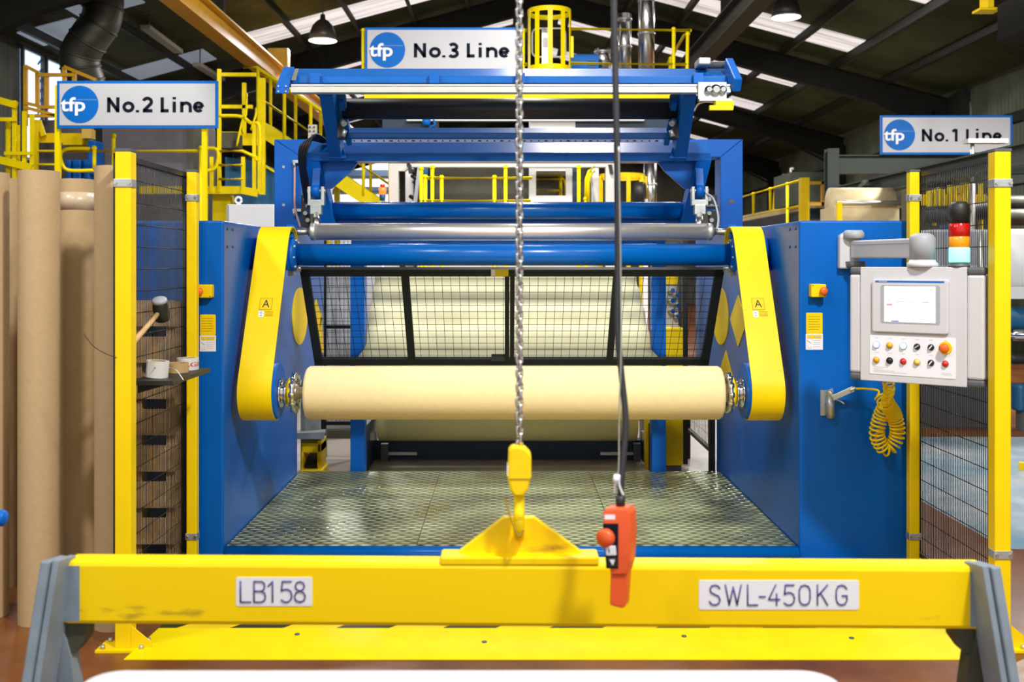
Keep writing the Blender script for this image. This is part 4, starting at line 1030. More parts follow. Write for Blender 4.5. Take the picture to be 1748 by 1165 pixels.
cp, q_, exp_, np_, h_ = panel()
# swivel arm
sa = thing('support_arm', 'light grey swivel arm carrying the control panel', 'support arm', P(1450, 428, YC))
mx, mz = PX(1452, YC), PZ(428, YC)
mt = MB().prism([(mx-.075, YC, mz-.10), (mx+.035, YC, mz-.10), (mx+.035, YC, mz+.09), (mx-.04, YC, mz+.105), (mx-.075, YC, mz+.08)], (0, -.05, 0))
part('wall_mount', mt, 'lgrey', sa, bevel=.01)
part('mount_cap', MB().lathe((mx+.0, YC-.05, mz+.065), EZ, [(0, .058), (.03, .056), (.045, .045)], 24), 'mgrey', sa)
part('mount_cap', MB().lathe((mx+.01, YC-.055, mz-.06), -EZ, [(0, .055), (.03, .05), (.04, .04)], 24), 'dgrey', sa)
e = q_(.335, h_+.105, -.035); s0 = Vector((mx+.01, YC-.06, mz+.005))
e2 = Vector((e.x, e.y, mz+.0))
am = MB(); am.bar(s0, e2, .06, .095); part('arm_tube', am, 'lgrey', sa, bevel=.008)
part('groove', MB().bar(s0+Vector((-.0275, -.012, .025)), e2+Vector((-.0275, -.012, .025)), .008, .003), 'mgrey', sa)
part('elbow', MB().lathe((e2.x, e2.y, e2.z-.055), EZ, [(0, .058), (.10, .058), (.115, .05), (.125, .03)], 28), 'mgrey', sa, label='mid grey rounded elbow')
part('neck', MB().lathe((e2.x, e2.y, q_(0, h_, 0).z), EZ, [(0, .07), (.018, .07), (.022, .062), (e2.z-.055-q_(0, h_, 0).z, .058)], 28), 'lgrey', sa)
# stack light on top of the panel
b0 = q_(.50, h_, -.035)
sl = thing('stack_light', 'signal tower with red amber and lit green lenses on the control panel', 'signal light', b0)
part('base', MB().lathe(b0, EZ, [(0, .046), (.008, .046), (.012, .038), (.022, .038)], 28), 'dgrey', sl)
z = .022
for (hh, mm, nm) in ((.068, 'greenlens', 'green_lens'), (.050, 'amber', 'amber_lens'), (.060, 'redlens', 'red_lens')):
    part(nm, MB().lathe(b0+EZ*z, EZ, [(0, .042), (.003, .045), (hh-.003, .045), (hh, .042)], 32), mm, sl); z += hh
part('sounder', MB().lathe(b0+EZ*z, EZ, [(0, .043), (.085, .043), (.092, .036), (.10, .03)], 32), 'black', sl)

# ------------------------------------------------------------------ lifting beam, chain and pendant in front
YBm = 3.0
def tz(x): return -.0062*(x)
lbm = thing('lifting_beam', 'yellow spreader beam marked LB158 and SWL-450KG hanging in front', 'lifting beam', (0, YBm+.06, .30))
xa, xb = PX(106, YBm), PX(1692, YBm); zt0, zb0 = PZ(964, YBm), PZ(1072, YBm)
def bx(x, y, z): return Vector((x, y, z+tz(x)))
bm = MB().hexa([bx(xa, YBm, zb0), bx(xb, YBm, zb0), bx(xa, YBm+.092, zb0), bx(xb, YBm+.092, zb0), bx(xa, YBm, zt0), bx(xb, YBm, zt0), bx(xa, YBm+.092, zt0), bx(xb, YBm+.092, zt0)])
part('beam', bm, 'scuffed', lbm, bevel=.013)
# lifting plate with its saddle
zs = zt0+.0
part('saddle_plate', MB().box(PX(752, 3.02), PX(1022, 3.02), 3.0, 3.09, zs-.004, zs+.020), 'scuffed', lbm, bevel=.005)
yl_ = 3.045
lp = [P(775, 950, yl_), P(1000, 950, yl_), P(912, 884, yl_), P(860, 884, yl_)]
for p in lp[:2]: p.z = zs+.012
part('lifting_plate', MB().prism(lp, (0, .03, 0)), 'scuffed', lbm, bevel=.003)
def nameplate(pa, pb, ya, yb, body, w_in, bold):
    xm = PX((pa+pb)/2, YBm); z0, z1 = PZ(yb, YBm), PZ(ya, YBm)
    wv = (pb-pa)*YBm/F
    o = part('name_plate', MB().prism(rrect((xm, YBm-.0015, (z0+z1)/2), EX, EZ, wv, z1-z0, .005), (0, .0025, 0)), 'label', lbm, label='white plate reading %s' % body)
    return o, xm, (z0+z1)/2
o, xm, zm = nameplate(403, 533, 986, 1035, 'LB158', 0, 0)
# engraved stroke lettering in round-ended lines
STR = {
 'L': [[(0, 1), (0, 0), (.6, 0)]],
 'B': [[(0, 0), (0, 1), (.45, 1), (.6, .92), (.63, .76), (.58, .6), (.42, .53), (0, .53)], [(.42, .53), (.62, .44), (.68, .27), (.62, .08), (.45, 0), (0, 0)]],
 '1': [[(.05, .78), (.3, 1), (.3, 0)]],
 '5': [[(.6, 1), (.08, 1), (.03, .54), (.2, .62), (.4, .62), (.58, .52), (.64, .32), (.58, .11), (.4, 0), (.2, 0), (.02, .1)]],
 '8': [[(.32, .54), (.12, .62), (.05, .77), (.12, .93), (.32, 1), (.52, .93), (.59, .77), (.52, .62), (.32, .54), (.08, .44), (0, .26), (.08, .07), (.32, 0), (.56, .07), (.64, .26), (.56, .44), (.32, .54)]],
 'S': [[(.62, .84), (.52, .95), (.33, 1), (.12, .95), (.03, .78), (.1, .62), (.33, .53), (.56, .43), (.64, .25), (.55, .07), (.33, 0), (.1, .05), (0, .17)]],
 'W': [[(0, 1), (.24, 0), (.48, .9), (.72, 0), (.96, 1)]],
 '-': [[(0, .42), (.35, .42)]],
 '4': [[(.42, 1), (0, .28), (.66, .28)], [(.48, .55), (.48, 0)]],
 '0': [[(.33, 1), (.1, .93), (0, .72), (0, .28), (.1, .07), (.33, 0), (.56, .07), (.66, .28), (.66, .72), (.56, .93), (.33, 1)]],
 'K': [[(0, 1), (0, 0)], [(.6, 1), (0, .42)], [(.2, .6), (.62, 0)]],
 'G': [[(.64, .82), (.52, .95), (.33, 1), (.1, .93), (0, .7), (0, .3), (.1, .07), (.33, 0), (.55, .05), (.66, .25), (.66, .46), (.38, .46)]],
}
def stroke_text(body, pxs, y_top, y_bot, h_px, name_parent):
    mb = MB(); hgt = (y_bot-y_top)*YBm/F; z0 = PZ(y_bot, YBm)
    for ch, px in zip(body, pxs):
        x0_ = PX(px, YBm)
        for ln in STR[ch]:
            pts = [Vector((x0_+u*hgt*.82, YBm-.0022, z0+v*hgt)) for u, v in ln]
            for i in range(len(pts)-1):
                mb.tube(pts[i], pts[i+1],   .0023, 8)
            for p in pts: mb.lathe(p-EY*.001, EY, [(0, .0023), (.002, .0023)], 8)
    return part('lettering', mb, 'violet', name_parent)
stroke_text('LB158', [411, 434, 457, 480, 503], 993, 1028, 35, o)
o, xm, zm = nameplate(1193, 1466, 991, 1041, 'SWL-450KG', 0, 0)
stroke_text('SWL-450KG', [1211, 1238, 1276, 1296, 1312, 1338, 1364, 1395, 1427], 999, 1033, 34, o)
# end brackets of grey channel
for sgn in (-1, 1):
    def S2(a): return a if sgn < 0 else 1776-a
    pA, pB = Vector((PX(S2(98), 2.98), YBm-.02, .862-sgn*.008)), Vector((PX(S2(70), 2.98)-0*sgn, YBm-.09, .40))
    b = MB(); d = Vector((sgn*.022, 0, 0))
    b.bar(pA+d*.35, pB+d*.35, .13, .027, up=EX*1.0)
    part('end_channel', b, 'bluegrey', lbm, bevel=.006, label='worn blue grey end channel')
    b2 = MB(); b2.bar(pA-d*.80+EY*.006, pB-d*.75+EY*.006, .12, .018, up=EX)
    part('channel_lip', b2, 'bluegrey', lbm, bevel=.003)
    x1_ = PX(S2(112), YBm); w = -sgn
    gq = MB().prism([(x1_-w*.01, YBm+.02, zb0+tz(x1_)+.002), (x1_+w*.05, YBm+.02, zb0+tz(x1_)+.002), (x1_+w*.045, YBm+.02, zb0-.045), (x1_+w*.02, YBm+.02, zb0-.08), (x1_-w*.01, YBm+.02, zb0-.08)], (0, .07, 0))
    part('gusset', gq, 'gusset', lbm)
    lgp = MB().prism([(x1_-w*.03, YBm+.01, zb0-.02), (x1_-w*.01, YBm+.01, zb0-.02), (x1_+w*.01, YBm+.01, zb0-.09), (x1_+w*.028, YBm+.01, zb0-.22), (x1_+w*.03, YBm+.01, .40), (x1_-w*.055, YBm+.01, .40)], (0, .06, 0))
    part('inner_leg', lgp, 'gusset' if sgn > 0 else 'bluegrey', lbm)
    bs = MB(); xw = PX(S2(135), YBm)
    wear = MB().box(*sorted((xa if sgn < 0 else xb, (xa+.05) if sgn < 0 else (xb-.06))), YBm-.001, YBm+.001, zb0+.01+tz(xa if sgn < 0 else xb), zt0-.012+tz(xa if sgn < 0 else xb))
    part('bare_weld_area', wear, 'bluegrey', lbm)
# hook block and chain
hk = thing('hoist_hook', 'yellow hook block holding the lifting beam', 'hook', P(886, 915, 3.03))
yh = 3.0
hb = [P(u, v, yh-.028) for u, v in ((868, 770), (873, 763), (882, 762), (897, 766), (907, 777), (907, 815), (901, 838), (893, 849), (878, 849), (871, 838), (866, 815))]
part('hook_block', MB().prism(hb, (0, .056, 0)), 'yellow', hk, bevel=.007)
lbq = part('label', MB().box(PX(866, yh)-.001, PX(870, yh), yh-.025, yh+.02, PZ(810, yh), PZ(792, yh)), 'label', hk)
part('split_line', MB().box(PX(870, yh), PX(905, yh), yh-.0295, yh-.028, PZ(816, yh), PZ(814, yh)), 'brownink', hk)
sh_ = MB()
hook = bezier([P(886, 846, yh), P(886, 870, yh-.004), P(886, 888, yh-.02), P(886, 905, yh-.014), P(886, 915, yh+.02), P(886, 911, yh+.07), P(886, 899, yh+.092)], 8)
n = len(hook)
for i in range(n-1):
    t = i/n; r_ = .0165-.003*abs(t-.45); sh_.tube(hook[i], hook[i+1], r_*(1 if t < .8 else .7), 16, r_*(1 if t < .8 else .7))
part('hook', sh_, 'yellow', hk)
part('safety_latch', MB().path(bezier([P(862, 850, yh-.01), P(868, 872, yh-.015), P(878, 902, yh-.03), P(886, 916, yh-.035), P(894, 905, yh-.03)], 8), .003, 6), 'brownink', hk, label='reddish wire safety latch')
ch = MB(); zc = PZ(768, yh); i = 0; xh = PX(886.5, yh)
while zc < 3.3:
    c = Vector((xh+.0004*math.sin(i), yh, zc+.0125)); dx = EX if i % 2 == 0 else EY
    rot = .5
    dx = (dx*math.cos(rot)+(EY if i % 2 == 0 else -EX)*math.sin(rot))
    pts = []
    for k in range(16):
        a = 2*pi*k/16; pts.append(c+dx*(.0085*math.cos(a))+EZ*(.0085*math.sin(a)+(.0055 if math.sin(a) > 0 else -.0055)))
    ch.path(pts, .0044, 6, True); zc += .0205; i += 1
solo('hoist_chain', ch, 'steel', 'steel load chain running up from the yellow hook block', 'chain')
# pendant controller with its cable
pc = P(1058, 925, 2.85)
pd = thing('hoist_pendant', 'orange push button pendant hanging over the yellow beam', 'pendant control', P(1058, 1035, 2.85))
yaw = .38
def pq(u, v, d):   # u across (px), v down (px), d out towards the viewer (m)
    px = 1058+u; base = P(px, v, 2.85); k = (px-1058)*2.85/F
    return Vector((pc.x+k*math.cos(yaw)+d*-math.sin(yaw), 2.85-d*math.cos(yaw)+k*-math.sin(yaw)*-1*0-0, base.z))
bd = [(-26, 872), (-20, 864), (19, 864), (25, 872), (27, 905), (24, 955), (18, 978), (-11, 978), (-17, 955), (-24, 905)]
part('body', MB().prism([pq(u, v, .03) for u, v in bd], pq(0, 0, -.03)-pq(0, 0, .03)), 'orange', pd, bevel=.006)
hd_ = [(-13, 972), (18, 972), (14, 1030), (10, 1036), (-15, 1030)]
part('handle', MB().prism([pq(u, v, .024) for u, v in hd_], pq(0, 0, -.024)-pq(0, 0, .024)), 'orange', pd, bevel=.006)
part('maker_label', MB().prism([pq(u, v, .031) for u, v in ((-22, 875), (-3, 875), (-3, 883), (-22, 883))], pq(0, 0, .03)-pq(0, 0, .031)), 'label', pd)
part('button_recess', MB().prism([pq(u, v, .0315) for u, v in ((-25, 890), (3, 890), (3, 966), (-19, 966))], pq(0, 0, .02)-pq(0, 0, .0315)), 'ink', pd)
part('stop_button', MB().lathe(pq(-12, 911, .03), pq(-17, 911, .06)-pq(-12, 911, .03), [(0, .013), (.016, .013), (.018, .024), (.034, .024), (.039, .018), (.04, 0)], 28), 'orange', pd, label='orange mushroom stop button')
part('up_button', MB().prism([pq(u, v, .038) for u, v in ((-20, 927), (-2, 927), (0, 943), (-18, 943))], pq(0, 0, .03)-pq(0, 0, .038)), 'label', pd, bevel=.002)
part('down_button', MB().prism([pq(u, v, .036) for u, v in ((-17, 947), (1, 947), (2, 963), (-14, 963))], pq(0, 0, .03)-pq(0, 0, .036)), 'black', pd, bevel=.002)
part('down_arrow', MB().prism([pq(u, v, .0368) for u, v in ((-12, 950), (-2, 950), (-6, 960))], pq(0, 0, .036)-pq(0, 0, .0368)), 'whiteink', pd)
part('up_mark', MB().prism([pq(u, v, .0388) for u, v in ((-14, 931), (-12, 931), (-11, 939), (-13, 939))], pq(0, 0, .038)-pq(0, 0, .0388)), 'ink', pd)
part('cable_gland', MB().tube(P(1059, 866, 2.85), P(1059, 846, 2.85), .0125, 16), 'black', pd)
part('cable', MB().path(bezier([P(1059, 850, 2.85), P(1063, 790, 2.852), P(1068, 720, 2.855), P(1061, 640, 2.86), P(1054, 560, 2.86), P(1055, 430, 2.865), P(1053, 250, 2.87), P(1049, 60, 2.88), P(1047, -60, 2.885), P(1046, -300, 2.89)], 10), .0088, 12), 'cable', pd)
part('strain_wire', MB().path(bezier([P(1050, 838, 2.85), P(1056, 800, 2.848), P(1057, 700, 2.848), P(1060, 600, 2.85), P(1059, 430, 2.855), P(1056, 250, 2.86)], 10), .0022, 6), 'alu', pd)
part('wire_clamp', MB().path(bezier([P(1049, 842, 2.845), P(1051, 824, 2.84), P(1057, 812, 2.84), P(1057, 828, 2.84), P(1064, 846, 2.84)], 6), .003, 6).lathe(P(1052, 818, 2.838), EZ, [(-.012, .006), (0, .010), (.012, .006)], 10), 'label', pd)
# white table edge close to the camera
tb = thing('white_table', 'white table top at the bottom edge of the picture', 'table', (0, 1.75, 0))
tx0, tx1 = PX(160, 2.25), PX(1418, 2.25)
ztb = PZ(1146, 2.25)
def ttop(z): 
    pts = rrect(((tx0+tx1)/2, 1.95, z), EX, EY, tx1-tx0, .62, .07, 8); return pts
part('table_top', MB().prism(ttop(ztb-.04), (0, 0, .04)), 'tablewhite', tb, bevel=.008)
for sx in (tx0+.12, tx1-.12):
    for y in (1.74, 2.12): part('leg', MB().box(sx-.025, sx+.025, y-.025, y+.025, 0, ztb-.04), 'mgrey', tb)
# blue bar end at the picture edge
bb = thing('blue_trolley', 'blue trolley handle at the picture edge', 'trolley', (PX(-60, 3.6), 3.6, 0))
part('handle_bar', MB().lathe((PX(-140, 3.6), 3.6, PZ(885, 3.6)), EX, [(0, .028), (.29, .028), (.30, .024), (.304, 0)], 20), 'blue', bb)
part('upright', MB().box(PX(-140, 3.6)-.03, PX(-140, 3.6)+.03, 3.57, 3.63, .05, PZ(885, 3.6)+.02), 'blue', bb)
part('base', MB().box(PX(-200, 3.6), PX(-80, 3.6), 3.4, 3.8, 0, .06), 'blue', bb)

# ------------------------------------------------------------------ line signs
def arc(cx, cy, rx, ry, a0, a1, n=14):
    return [(cx+rx*math.cos(math.radians(a0+(a1-a0)*i/n)), cy+ry*math.sin(math.radians(a0+(a1-a0)*i/n))) for i in range(n+1)]
def broad_text(num, o, w, h):
    B = .215; b = B/2; xh = .72                          # stroke width and x-height, in cap heights
    G_ = []
    G_.append((0, [[(b, 0), (b, 1)], [(.09, 1-b*.6), (.71, b*.6)], [(.80-b, 0), (.80-b, 1)]]))
    G_.append((.98, [arc(.39, xh/2, .39-b, xh/2+.01-b, 0, 360, 30)]))
    G_.append((1.86, [[(.085, .0), (.085, .16)]]))
    D = {1: [[(.42, 0), (.42, 1)], [(.40, .96), (.12, .80)]],
         2: [arc(.34, .70, .25, .235, 165, -35, 16)+[(.10, b)], [(.04, b), (.66, b)]],
         3: [arc(.30, .735, .235, .20, 150, -90, 14), arc(.30, .275, .27, .21, 90, -150, 16), [(.20, .52), (.32, .52)]]}[num]
    G_.append((2.25, D))
    G_.append((3.43, [[(b, 0), (b, 1)], [(0, b), (.52, b)]]))
    G_.append((4.20, [[(b, 0), (b, xh)], [(b, .86), (b, 1.02)]]))
    G_.append((4.68, [[(b, 0), (b, xh)], arc(.38, .38, .38-b, xh-.38-b+.01, 160, 0, 12)+[(.76-b, 0)]]))
    G_.append((5.50, [[(b, xh*.49), (.66-b*.3, xh*.49)], arc(.36, xh/2, .36-b, xh/2+.01-b, 0, 318, 26)]))
    sx = w/6.22; sz = h; mb = MB(); X, Y_, Z = o
    for gx, lines in G_:
        for ln in lines:
            p = [Vector((X+(gx+u)*sx, Y_, Z+v*sz)) for u, v in ln]; hw = b*sx
            L_, R_2 = [], []
            for i in range(len(p)):
                d = (p[min(i+1, len(p)-1)]-p[max(i-1, 0)]).normalized(); n = Vector((-d.z, 0, d.x))
                if ln[0] == ln[-1] or (abs(ln[0][0]-ln[-1][0]) < 1e-6 and abs(ln[0][1]-ln[-1][1]) < 1e-6):
                    if i in (0, len(p)-1): d = (p[1]-p[-2]).normalized(); n = Vector((-d.z, 0, d.x))
                L_.append(p[i]+n*hw); R_2.append(p[i]-n*hw)
            m = len(p); e = Vector((0, .003, 0))
            mb.add(L_+R_2+[q+e for q in L_]+[q+e for q in R_2],
                   [f for i in range(m-1) for f in ((i, i+1, m+i+1, m+i), (2*m+i, 3*m+i, 3*m+i+1, 2*m+i+1), (i, 2*m+i, 2*m+i+1, i+1), (m+i, m+i+1, 3*m+i+1, 3*m+i))])
    return mb
def sign(px0, px1, py0, py1, Y, num, label, lw):
    c = P((px0+px1)/2, (py0+py1)/2, Y); w = (px1-px0)*Y/F; h = (py1-py0)*Y/F
    r = thing('line_sign', label, 'sign', (c.x, Y, c.z-h/2), 'line signs')
    part('border', MB().box(c.x-w/2, c.x+w/2, Y, Y+.03, c.z-h/2, c.z+h/2), 'signblue', r)
    b = .035
    part('panel', MB().box(c.x-w/2+b, c.x+w/2-b, Y-.004, Y, c.z-h/2+b, c.z+h/2-b), 'signwhite', r)
    dcx = PX(px0+39.5*(px1-px0)/275, Y); R_ = .395*h
    part('round_logo', MB().prism(disc_poly((dcx, Y-.008, c.z), EX, EZ, R_, R_, 48), (0, .004, 0)), 'signblue', r)
    lg = text_mb('tfp', (dcx-R_*1.03, Y-.012, c.z-R_*.60), EX, EZ, R_*1.33, R_*.98, bold=.022, depth=.002)
    part('logo_lettering', lg, 'whiteink', r)
    part('logo_rule', MB().box(dcx-R_*.2, dcx+R_*.9, Y-.010, Y-.008, c.z+R_*.235, c.z+R_*.25), 'palegrey', r)
    tx0_ = px0+(86/275)*(px1-px0); tx1_ = px0+lw*(px1-px0)
    hh = h*.325
    part('lettering', broad_text(num, (PX(tx0_, Y), Y-.006, c.z-h*.168), (tx1_-tx0_)*Y/F, h*.318), 'ink', r)
    return r
YS2, YS3, YS1 = 13.0, 15.02, 16.90
sign(97, 372, 138, 219, YS2, 2, 'sign reading No.2 Line on the yellow platform', .915)
sign(623, 890, 47, 124, YS3, 3, 'sign reading No.3 Line above the blue spreader frame', .925)
sign(1503, 1728, 197, 264, YS1, 1, 'sign reading No.1 Line above the dark green beam', .92)

# ------------------------------------------------------------------ hanging lamps and tube lights
def lamp(px, py, Y, d, label, power):
    c = P(px, py, Y); zr = roofz(c.x)
    r = thing('pendant_lamp', label, 'high bay lamp', (c.x, c.y, c.z), 'high bay lamps')
    R_ = d/2
    part('shade', MB().lathe(c, EZ, [(0, R_), (R_*.5, R_*.92), (R_*1.0, R_*.72), (R_*1.35, R_*.4), (R_*1.45, R_*.2), (R_*1.8, R_*.16)], 32), 'lampshade', r)
    part('rim', MB().lathe(c-EZ*.02, EZ, [(0, R_*1.02), (.03, R_*1.02)], 32), 'palegrey', r)
    part('lens', MB().lathe(c-EZ*.028, EZ, [(0, R_*.9), (.007, R_*.98)], 32), 'lampglow', r)
    part('suspension_chain', MB().tube(c+EZ*R_*1.8, (c.x, c.y, zr-.02), .012, 6), 'dgrey', r)
    L = bpy.data.lights.new('pendant_lamp_light', 'AREA'); L.shape = 'DISK'; L.size = d*.9; L.energy = power; L.color = (1, .94, .97)
    o = bpy.data.objects.new('pendant_lamp_light', L); COL.objects.link(o); o.parent = r; o.location = (0, 0, -.04)
    return r
lamp(551, 68, 19.5, .52, 'hanging high bay lamp between the No.2 and No.3 Line signs', 320)
lamp(1342, 28, 19.0, .52, 'hanging high bay lamp beside the bright rooflights at upper right', 320)
lamp(680, 178, 33.0, .55, 'far high bay lamp seen left of the black roller end', 160)
lamp(815, 172, 33.0, .55, 'far high bay lamp over the black roller', 160)
def batten(pa, pb, ya, yb, label):
    a, b = P(*pa, ya), P(*pb, yb)
    r = thing('tube_light', label, 'tube light', (a+b)/2, 'unlit tube lights')
    part('batten', MB().bar(a, b, .16, .07), 'tube', r)
    for f in (.12, .88):
        c = a.lerp(b, f); part('suspension_chain', MB().tube(c, (c.x, c.y, roofz(c.x)-.01), .012, 6), 'dgrey', r)
batten((248, 46), (305, 88), 17.6, 19.6, 'unlit tube light under the roof above the No.2 Line sign')
batten((336, 110), (378, 136), 20.5, 22.4, 'unlit tube light behind the No.2 Line sign end')

# ------------------------------------------------------------------ yellow crane rail, roof ducts
def irail(name, label, x, z, ya, yb, m, w=.24, h=.32):
    r = thing(name, label, 'crane rail', (x, (ya+yb)/2, z-h))
    part('web', MB().box(x-.03, x+.03, ya, yb, z-h+.02, z-.02), m, r)
    part('top_flange', MB().box(x-w/2, x+w/2, ya, yb, z-.025, z), m, r)
    part('bottom_flange', MB().box(x-w/2, x+w/2, ya, yb, z-h, z-h+.025), m, r, label='paler bottom flange')
    return r
cr = irail('crane_rail', 'amber yellow overhead crane rail running away under the roof', -3.93, 5.10, 8.0, 27.0, 'orange_yellow')
for y in (7.8, 14.5, 22.6): part('hanger', MB().box(-3.98, -3.88, y-.05, y+.05, 5.10, roofz(-3.93)-.12), 'rafter', cr)
part('end_stop', MB().box(-4.1, -3.76, 18.1, 18.3, 5.10, 5.42), 'orange_yellow', cr)
gc = irail('crane_rail', 'dark steel crane rail under the roof over the grey silver ducts', 3.0, 5.10, 8.0, 27.0, 'purlin', .24, .32)
for y in (7.8, 14.5, 22.6): part('hanger', MB().box(2.95, 3.05, y-.05, y+.05, 5.10, roofz(3.0)-.12), 'rafter', gc)
rc = irail('crane_rail', 'yellow crane beam end at the top edge over the heater', 5.03, 4.68, 10.95, 11.15, 'yellow', .22, .33)
part('hanger', MB().box(4.98, 5.08, 11.0, 11.1, 4.68, roofz(4.98)), 'rafter', rc)
ht = thing('heater_unit', 'black box heater hung under the roof at the top corner', 'heater', P(1740, 75, 10.2))
a = P(1702, 72, 10.9)
part('casing', MB().box(a.x, a.x+.75, 10.2, 10.9, a.z, a.z+.38), 'rafter', ht, bevel=.01)
for dx in (.2, .6): part('hanger_rod', MB().tube((a.x+dx, 10.5, a.z+.38), (a.x+dx, 10.5, roofz(a.x+dx)), .012, 6), 'dgrey', ht)
part('pipe_stub', MB().tube((a.x+.3, 10.4, a.z), (a.x+.3, 10.4, a.z-.10), .03, 10), 'alu', ht)
# ridge-side vents and dark duct on the side
dk = thing('ventilation_duct', 'dull dark ribbed duct bending down from the roof behind the No.2 sign', 'duct', P(130, 135, 16.5))
cl2 = bezier([P(178, -60, 16.4), P(177, 0, 16.4), P(172, 35, 16.4), P(152, 66, 16.4), P(137, 92, 16.45), P(138, 118, 16.5), P(146, 150, 16.6), P(147, 250, 16.6)], 8)
mb = MB(); mb.path(cl2, .30, 20); part('duct', mb, 'duct_dark', dk)
for i in range(4, len(cl2)-2, 7):
    d = (cl2[i+1]-cl2[i-1]).normalized(); part('joint_ring', MB().lathe(cl2[i]-d*.02, d, [(0, .30), (.01, .315), (.03, .315), (.04, .30)], 20), 'duct_dark', dk)
def vduct(px, w, ya, top, bot, Y, label, rings=(.25, .5, .75)):
    c0, c1 = P(px, bot, Y), P(px, top, Y); r_ = w*Y/F/2
    r = thing('extraction_duct', label, 'duct', c0, 'silver extraction ducts')
    part('duct', MB().lathe(c0, EZ, [(0, r_), (c1.z-c0.z, r_)], 28), 'duct', r)
    for f in rings: part('joint_ring', MB().lathe(c0+EZ*((c1.z-c0.z)*f-.02), EZ, [(0, r_), (.01, r_+.012), (.03, r_+.012), (.04, r_)], 28), 'zinc', r)
    return r
vduct(1103.5, 28, 0, -70, 118, 16.5, 'tall silver extraction duct nearest the yellow roof railing', (.32, .62))
vduct(1066, 24, 0, 24, 118, 16.9, 'middle silver extraction duct with a dented top', (.4, .9))
vduct(1029, 28, 0, 84, 118, 16.2, 'short silver duct stub beside the blue louvred box', (.85,))
lv = vduct(1110, 22, 0, 272, 380, 15.6, 'low silver duct seen through the blue spreader frame', (.6,))

# ------------------------------------------------------------------ No.3 line platform with railings and caged ladder
Y3 = 15.0; zd = PZ(168, Y3)
m3 = thing('coating_machine', 'white framed tall coating machine under the No.3 Line sign', 'machine', (PX(880, Y3), Y3+.6, 0))
xd0, xd1 = PX(622, Y3), PX(1155, Y3)
part('deck_edge', MB().box(xd0, xd1, Y3, Y3+.06, zd, PZ(159, Y3)), 'lemon', m3)
part('deck', MB().box(xd0, xd1, Y3+.06, Y3+2.0, zd+.02, zd+.06), 'zinc', m3)
# white box frame
for (pa, pb) in ((664, 680), (1034, 1050)):
    part('front_column', MB().box(PX(pa, 14.4), PX(pb, 14.4), 14.4, 14.55, 0, PZ(272, 14.4)), 'offwhite', m3)
for (pa, pb) in ((692, 705), (1010, 1022)):
    part('rear_column', MB().box(PX(pa, 15.4), PX(pb, 15.4), 15.4, 15.55, 0, zd), 'white', m3)
part('crosshead', MB().box(PX(694, 14.4), PX(1050, 14.4), 14.42, 14.56, PZ(285, 14.4), PZ(272, 14.4)), 'offwhite', m3)
part('head_bracket', MB().prism([P(680, 272, 14.42), P(700, 272, 14.42), P(700, 285, 14.42), P(692, 292, 14.42), P(680, 292, 14.42)], (0, .1, 0)), 'offwhite', m3)
for px in (698, 1041): part('black_bracket', MB().hexa([P(px, 297, 14.36), P(px+6, 297, 14.36), P(px, 297, 14.38), P(px+6, 297, 14.38), P(px-3, 281, 14.36), P(px+4, 281, 14.36), P(px-3, 281, 14.38), P(px+4, 281, 14.38)]), 'black', m3)
# upper cabinet row seen between the black roller and the crossbar
part('upper_housing', MB().box(PX(905, 15.3), PX(982, 15.3), 15.3, 16.2, PZ(292, 15.3), zd-.002), 'white', m3)
part('dark_hood', MB().box(PX(652, 15.3), PX(742, 15.3), 15.35, 16.2, PZ(222, 15.3), PZ(194, 15.3)), 'navy', m3)
part('dark_hood', MB().box(PX(980, 15.3), PX(1140, 15.3), 15.35, 16.2, PZ(222, 15.3), PZ(200, 15.3)), 'navy', m3)
part('pale_duct_strip', MB().box(PX(694, 15.2), PX(1100, 15.2), 15.2, 15.32, PZ(206, 15.2), PZ(201, 15.2)), 'white', m3)
q = MB(); q.tube(P(728, 204, 15.15), P(728, 214, 15.15), .06, 12); q.path(bezier([P(740, 204, 15.15), P(742, 213, 15.15), P(733, 217, 15.15)], 6), .015)
part('motor_stub', q, 'signblue', m3)
part('back_sheet', MB().box(PX(715, 16.2), PX(1012, 16.2), 16.25, 16.35, 0, PZ(222, 16.2)), 'olive', m3)
wp = MB(); yv = 14.7
x0, x1, xa_, xb_ = PX(903, yv), PX(977, yv), PX(915, yv), PX(966, yv); z1, z0, za, zb2 = PZ(283, yv), PZ(348, yv), PZ(334, yv), PZ(288, yv)
wp.box(x0, xa_, yv, yv+.05, z0, z1); wp.box(xb_, x1, yv, yv+.05, z0, z1); wp.box(xa_, xb_, yv, yv+.05, z0, za); wp.box(xa_, xb_, yv, yv+.05, zb2, z1)
part('window_plate', wp, 'white', m3)
part('plinth', MB().box(PX(712, 14.7), PX(1012, 14.7), 14.72, 14.8, 0, PZ(347, 14.7)), 'offwhite', m3)
for (pa, pb, mm) in ((718, 733, 'teal'), (977, 986, 'navy'), (731, 742, 'navy')):
    part('frame_upright', MB().box(PX(pa, 15.1), PX(pb, 15.1), 15.1, 15.2, 0, PZ(262, 15.1)), mm, m3)
part('leaning_guard', MB().hexa([P(705, 348, 14.3), P(712, 348, 14.3), P(705, 348, 14.6), P(712, 348, 14.6), P(713, 284, 14.3), P(718, 284, 14.3), P(713, 284, 14.6), P(718, 284, 14.6)]), 'palegrey', m3)
part('leaning_guard', MB().hexa([P(1012, 348, 14.3), P(1017, 348, 14.3), P(1012, 348, 14.6), P(1017, 348, 14.6), P(1006, 295, 14.3), P(1010, 295, 14.3), P(1006, 295, 14.6), P(1010, 295, 14.6)]), 'palegrey', m3)
q = MB()
for (u, v) in ((700, 290), (703, 300), (706, 310), (700, 335), (708, 326)): q.tube(P(u, v, 15.0), P(u+8, v+5, 14.95), .03, 8)
part('cable_gear', q, 'black', m3)

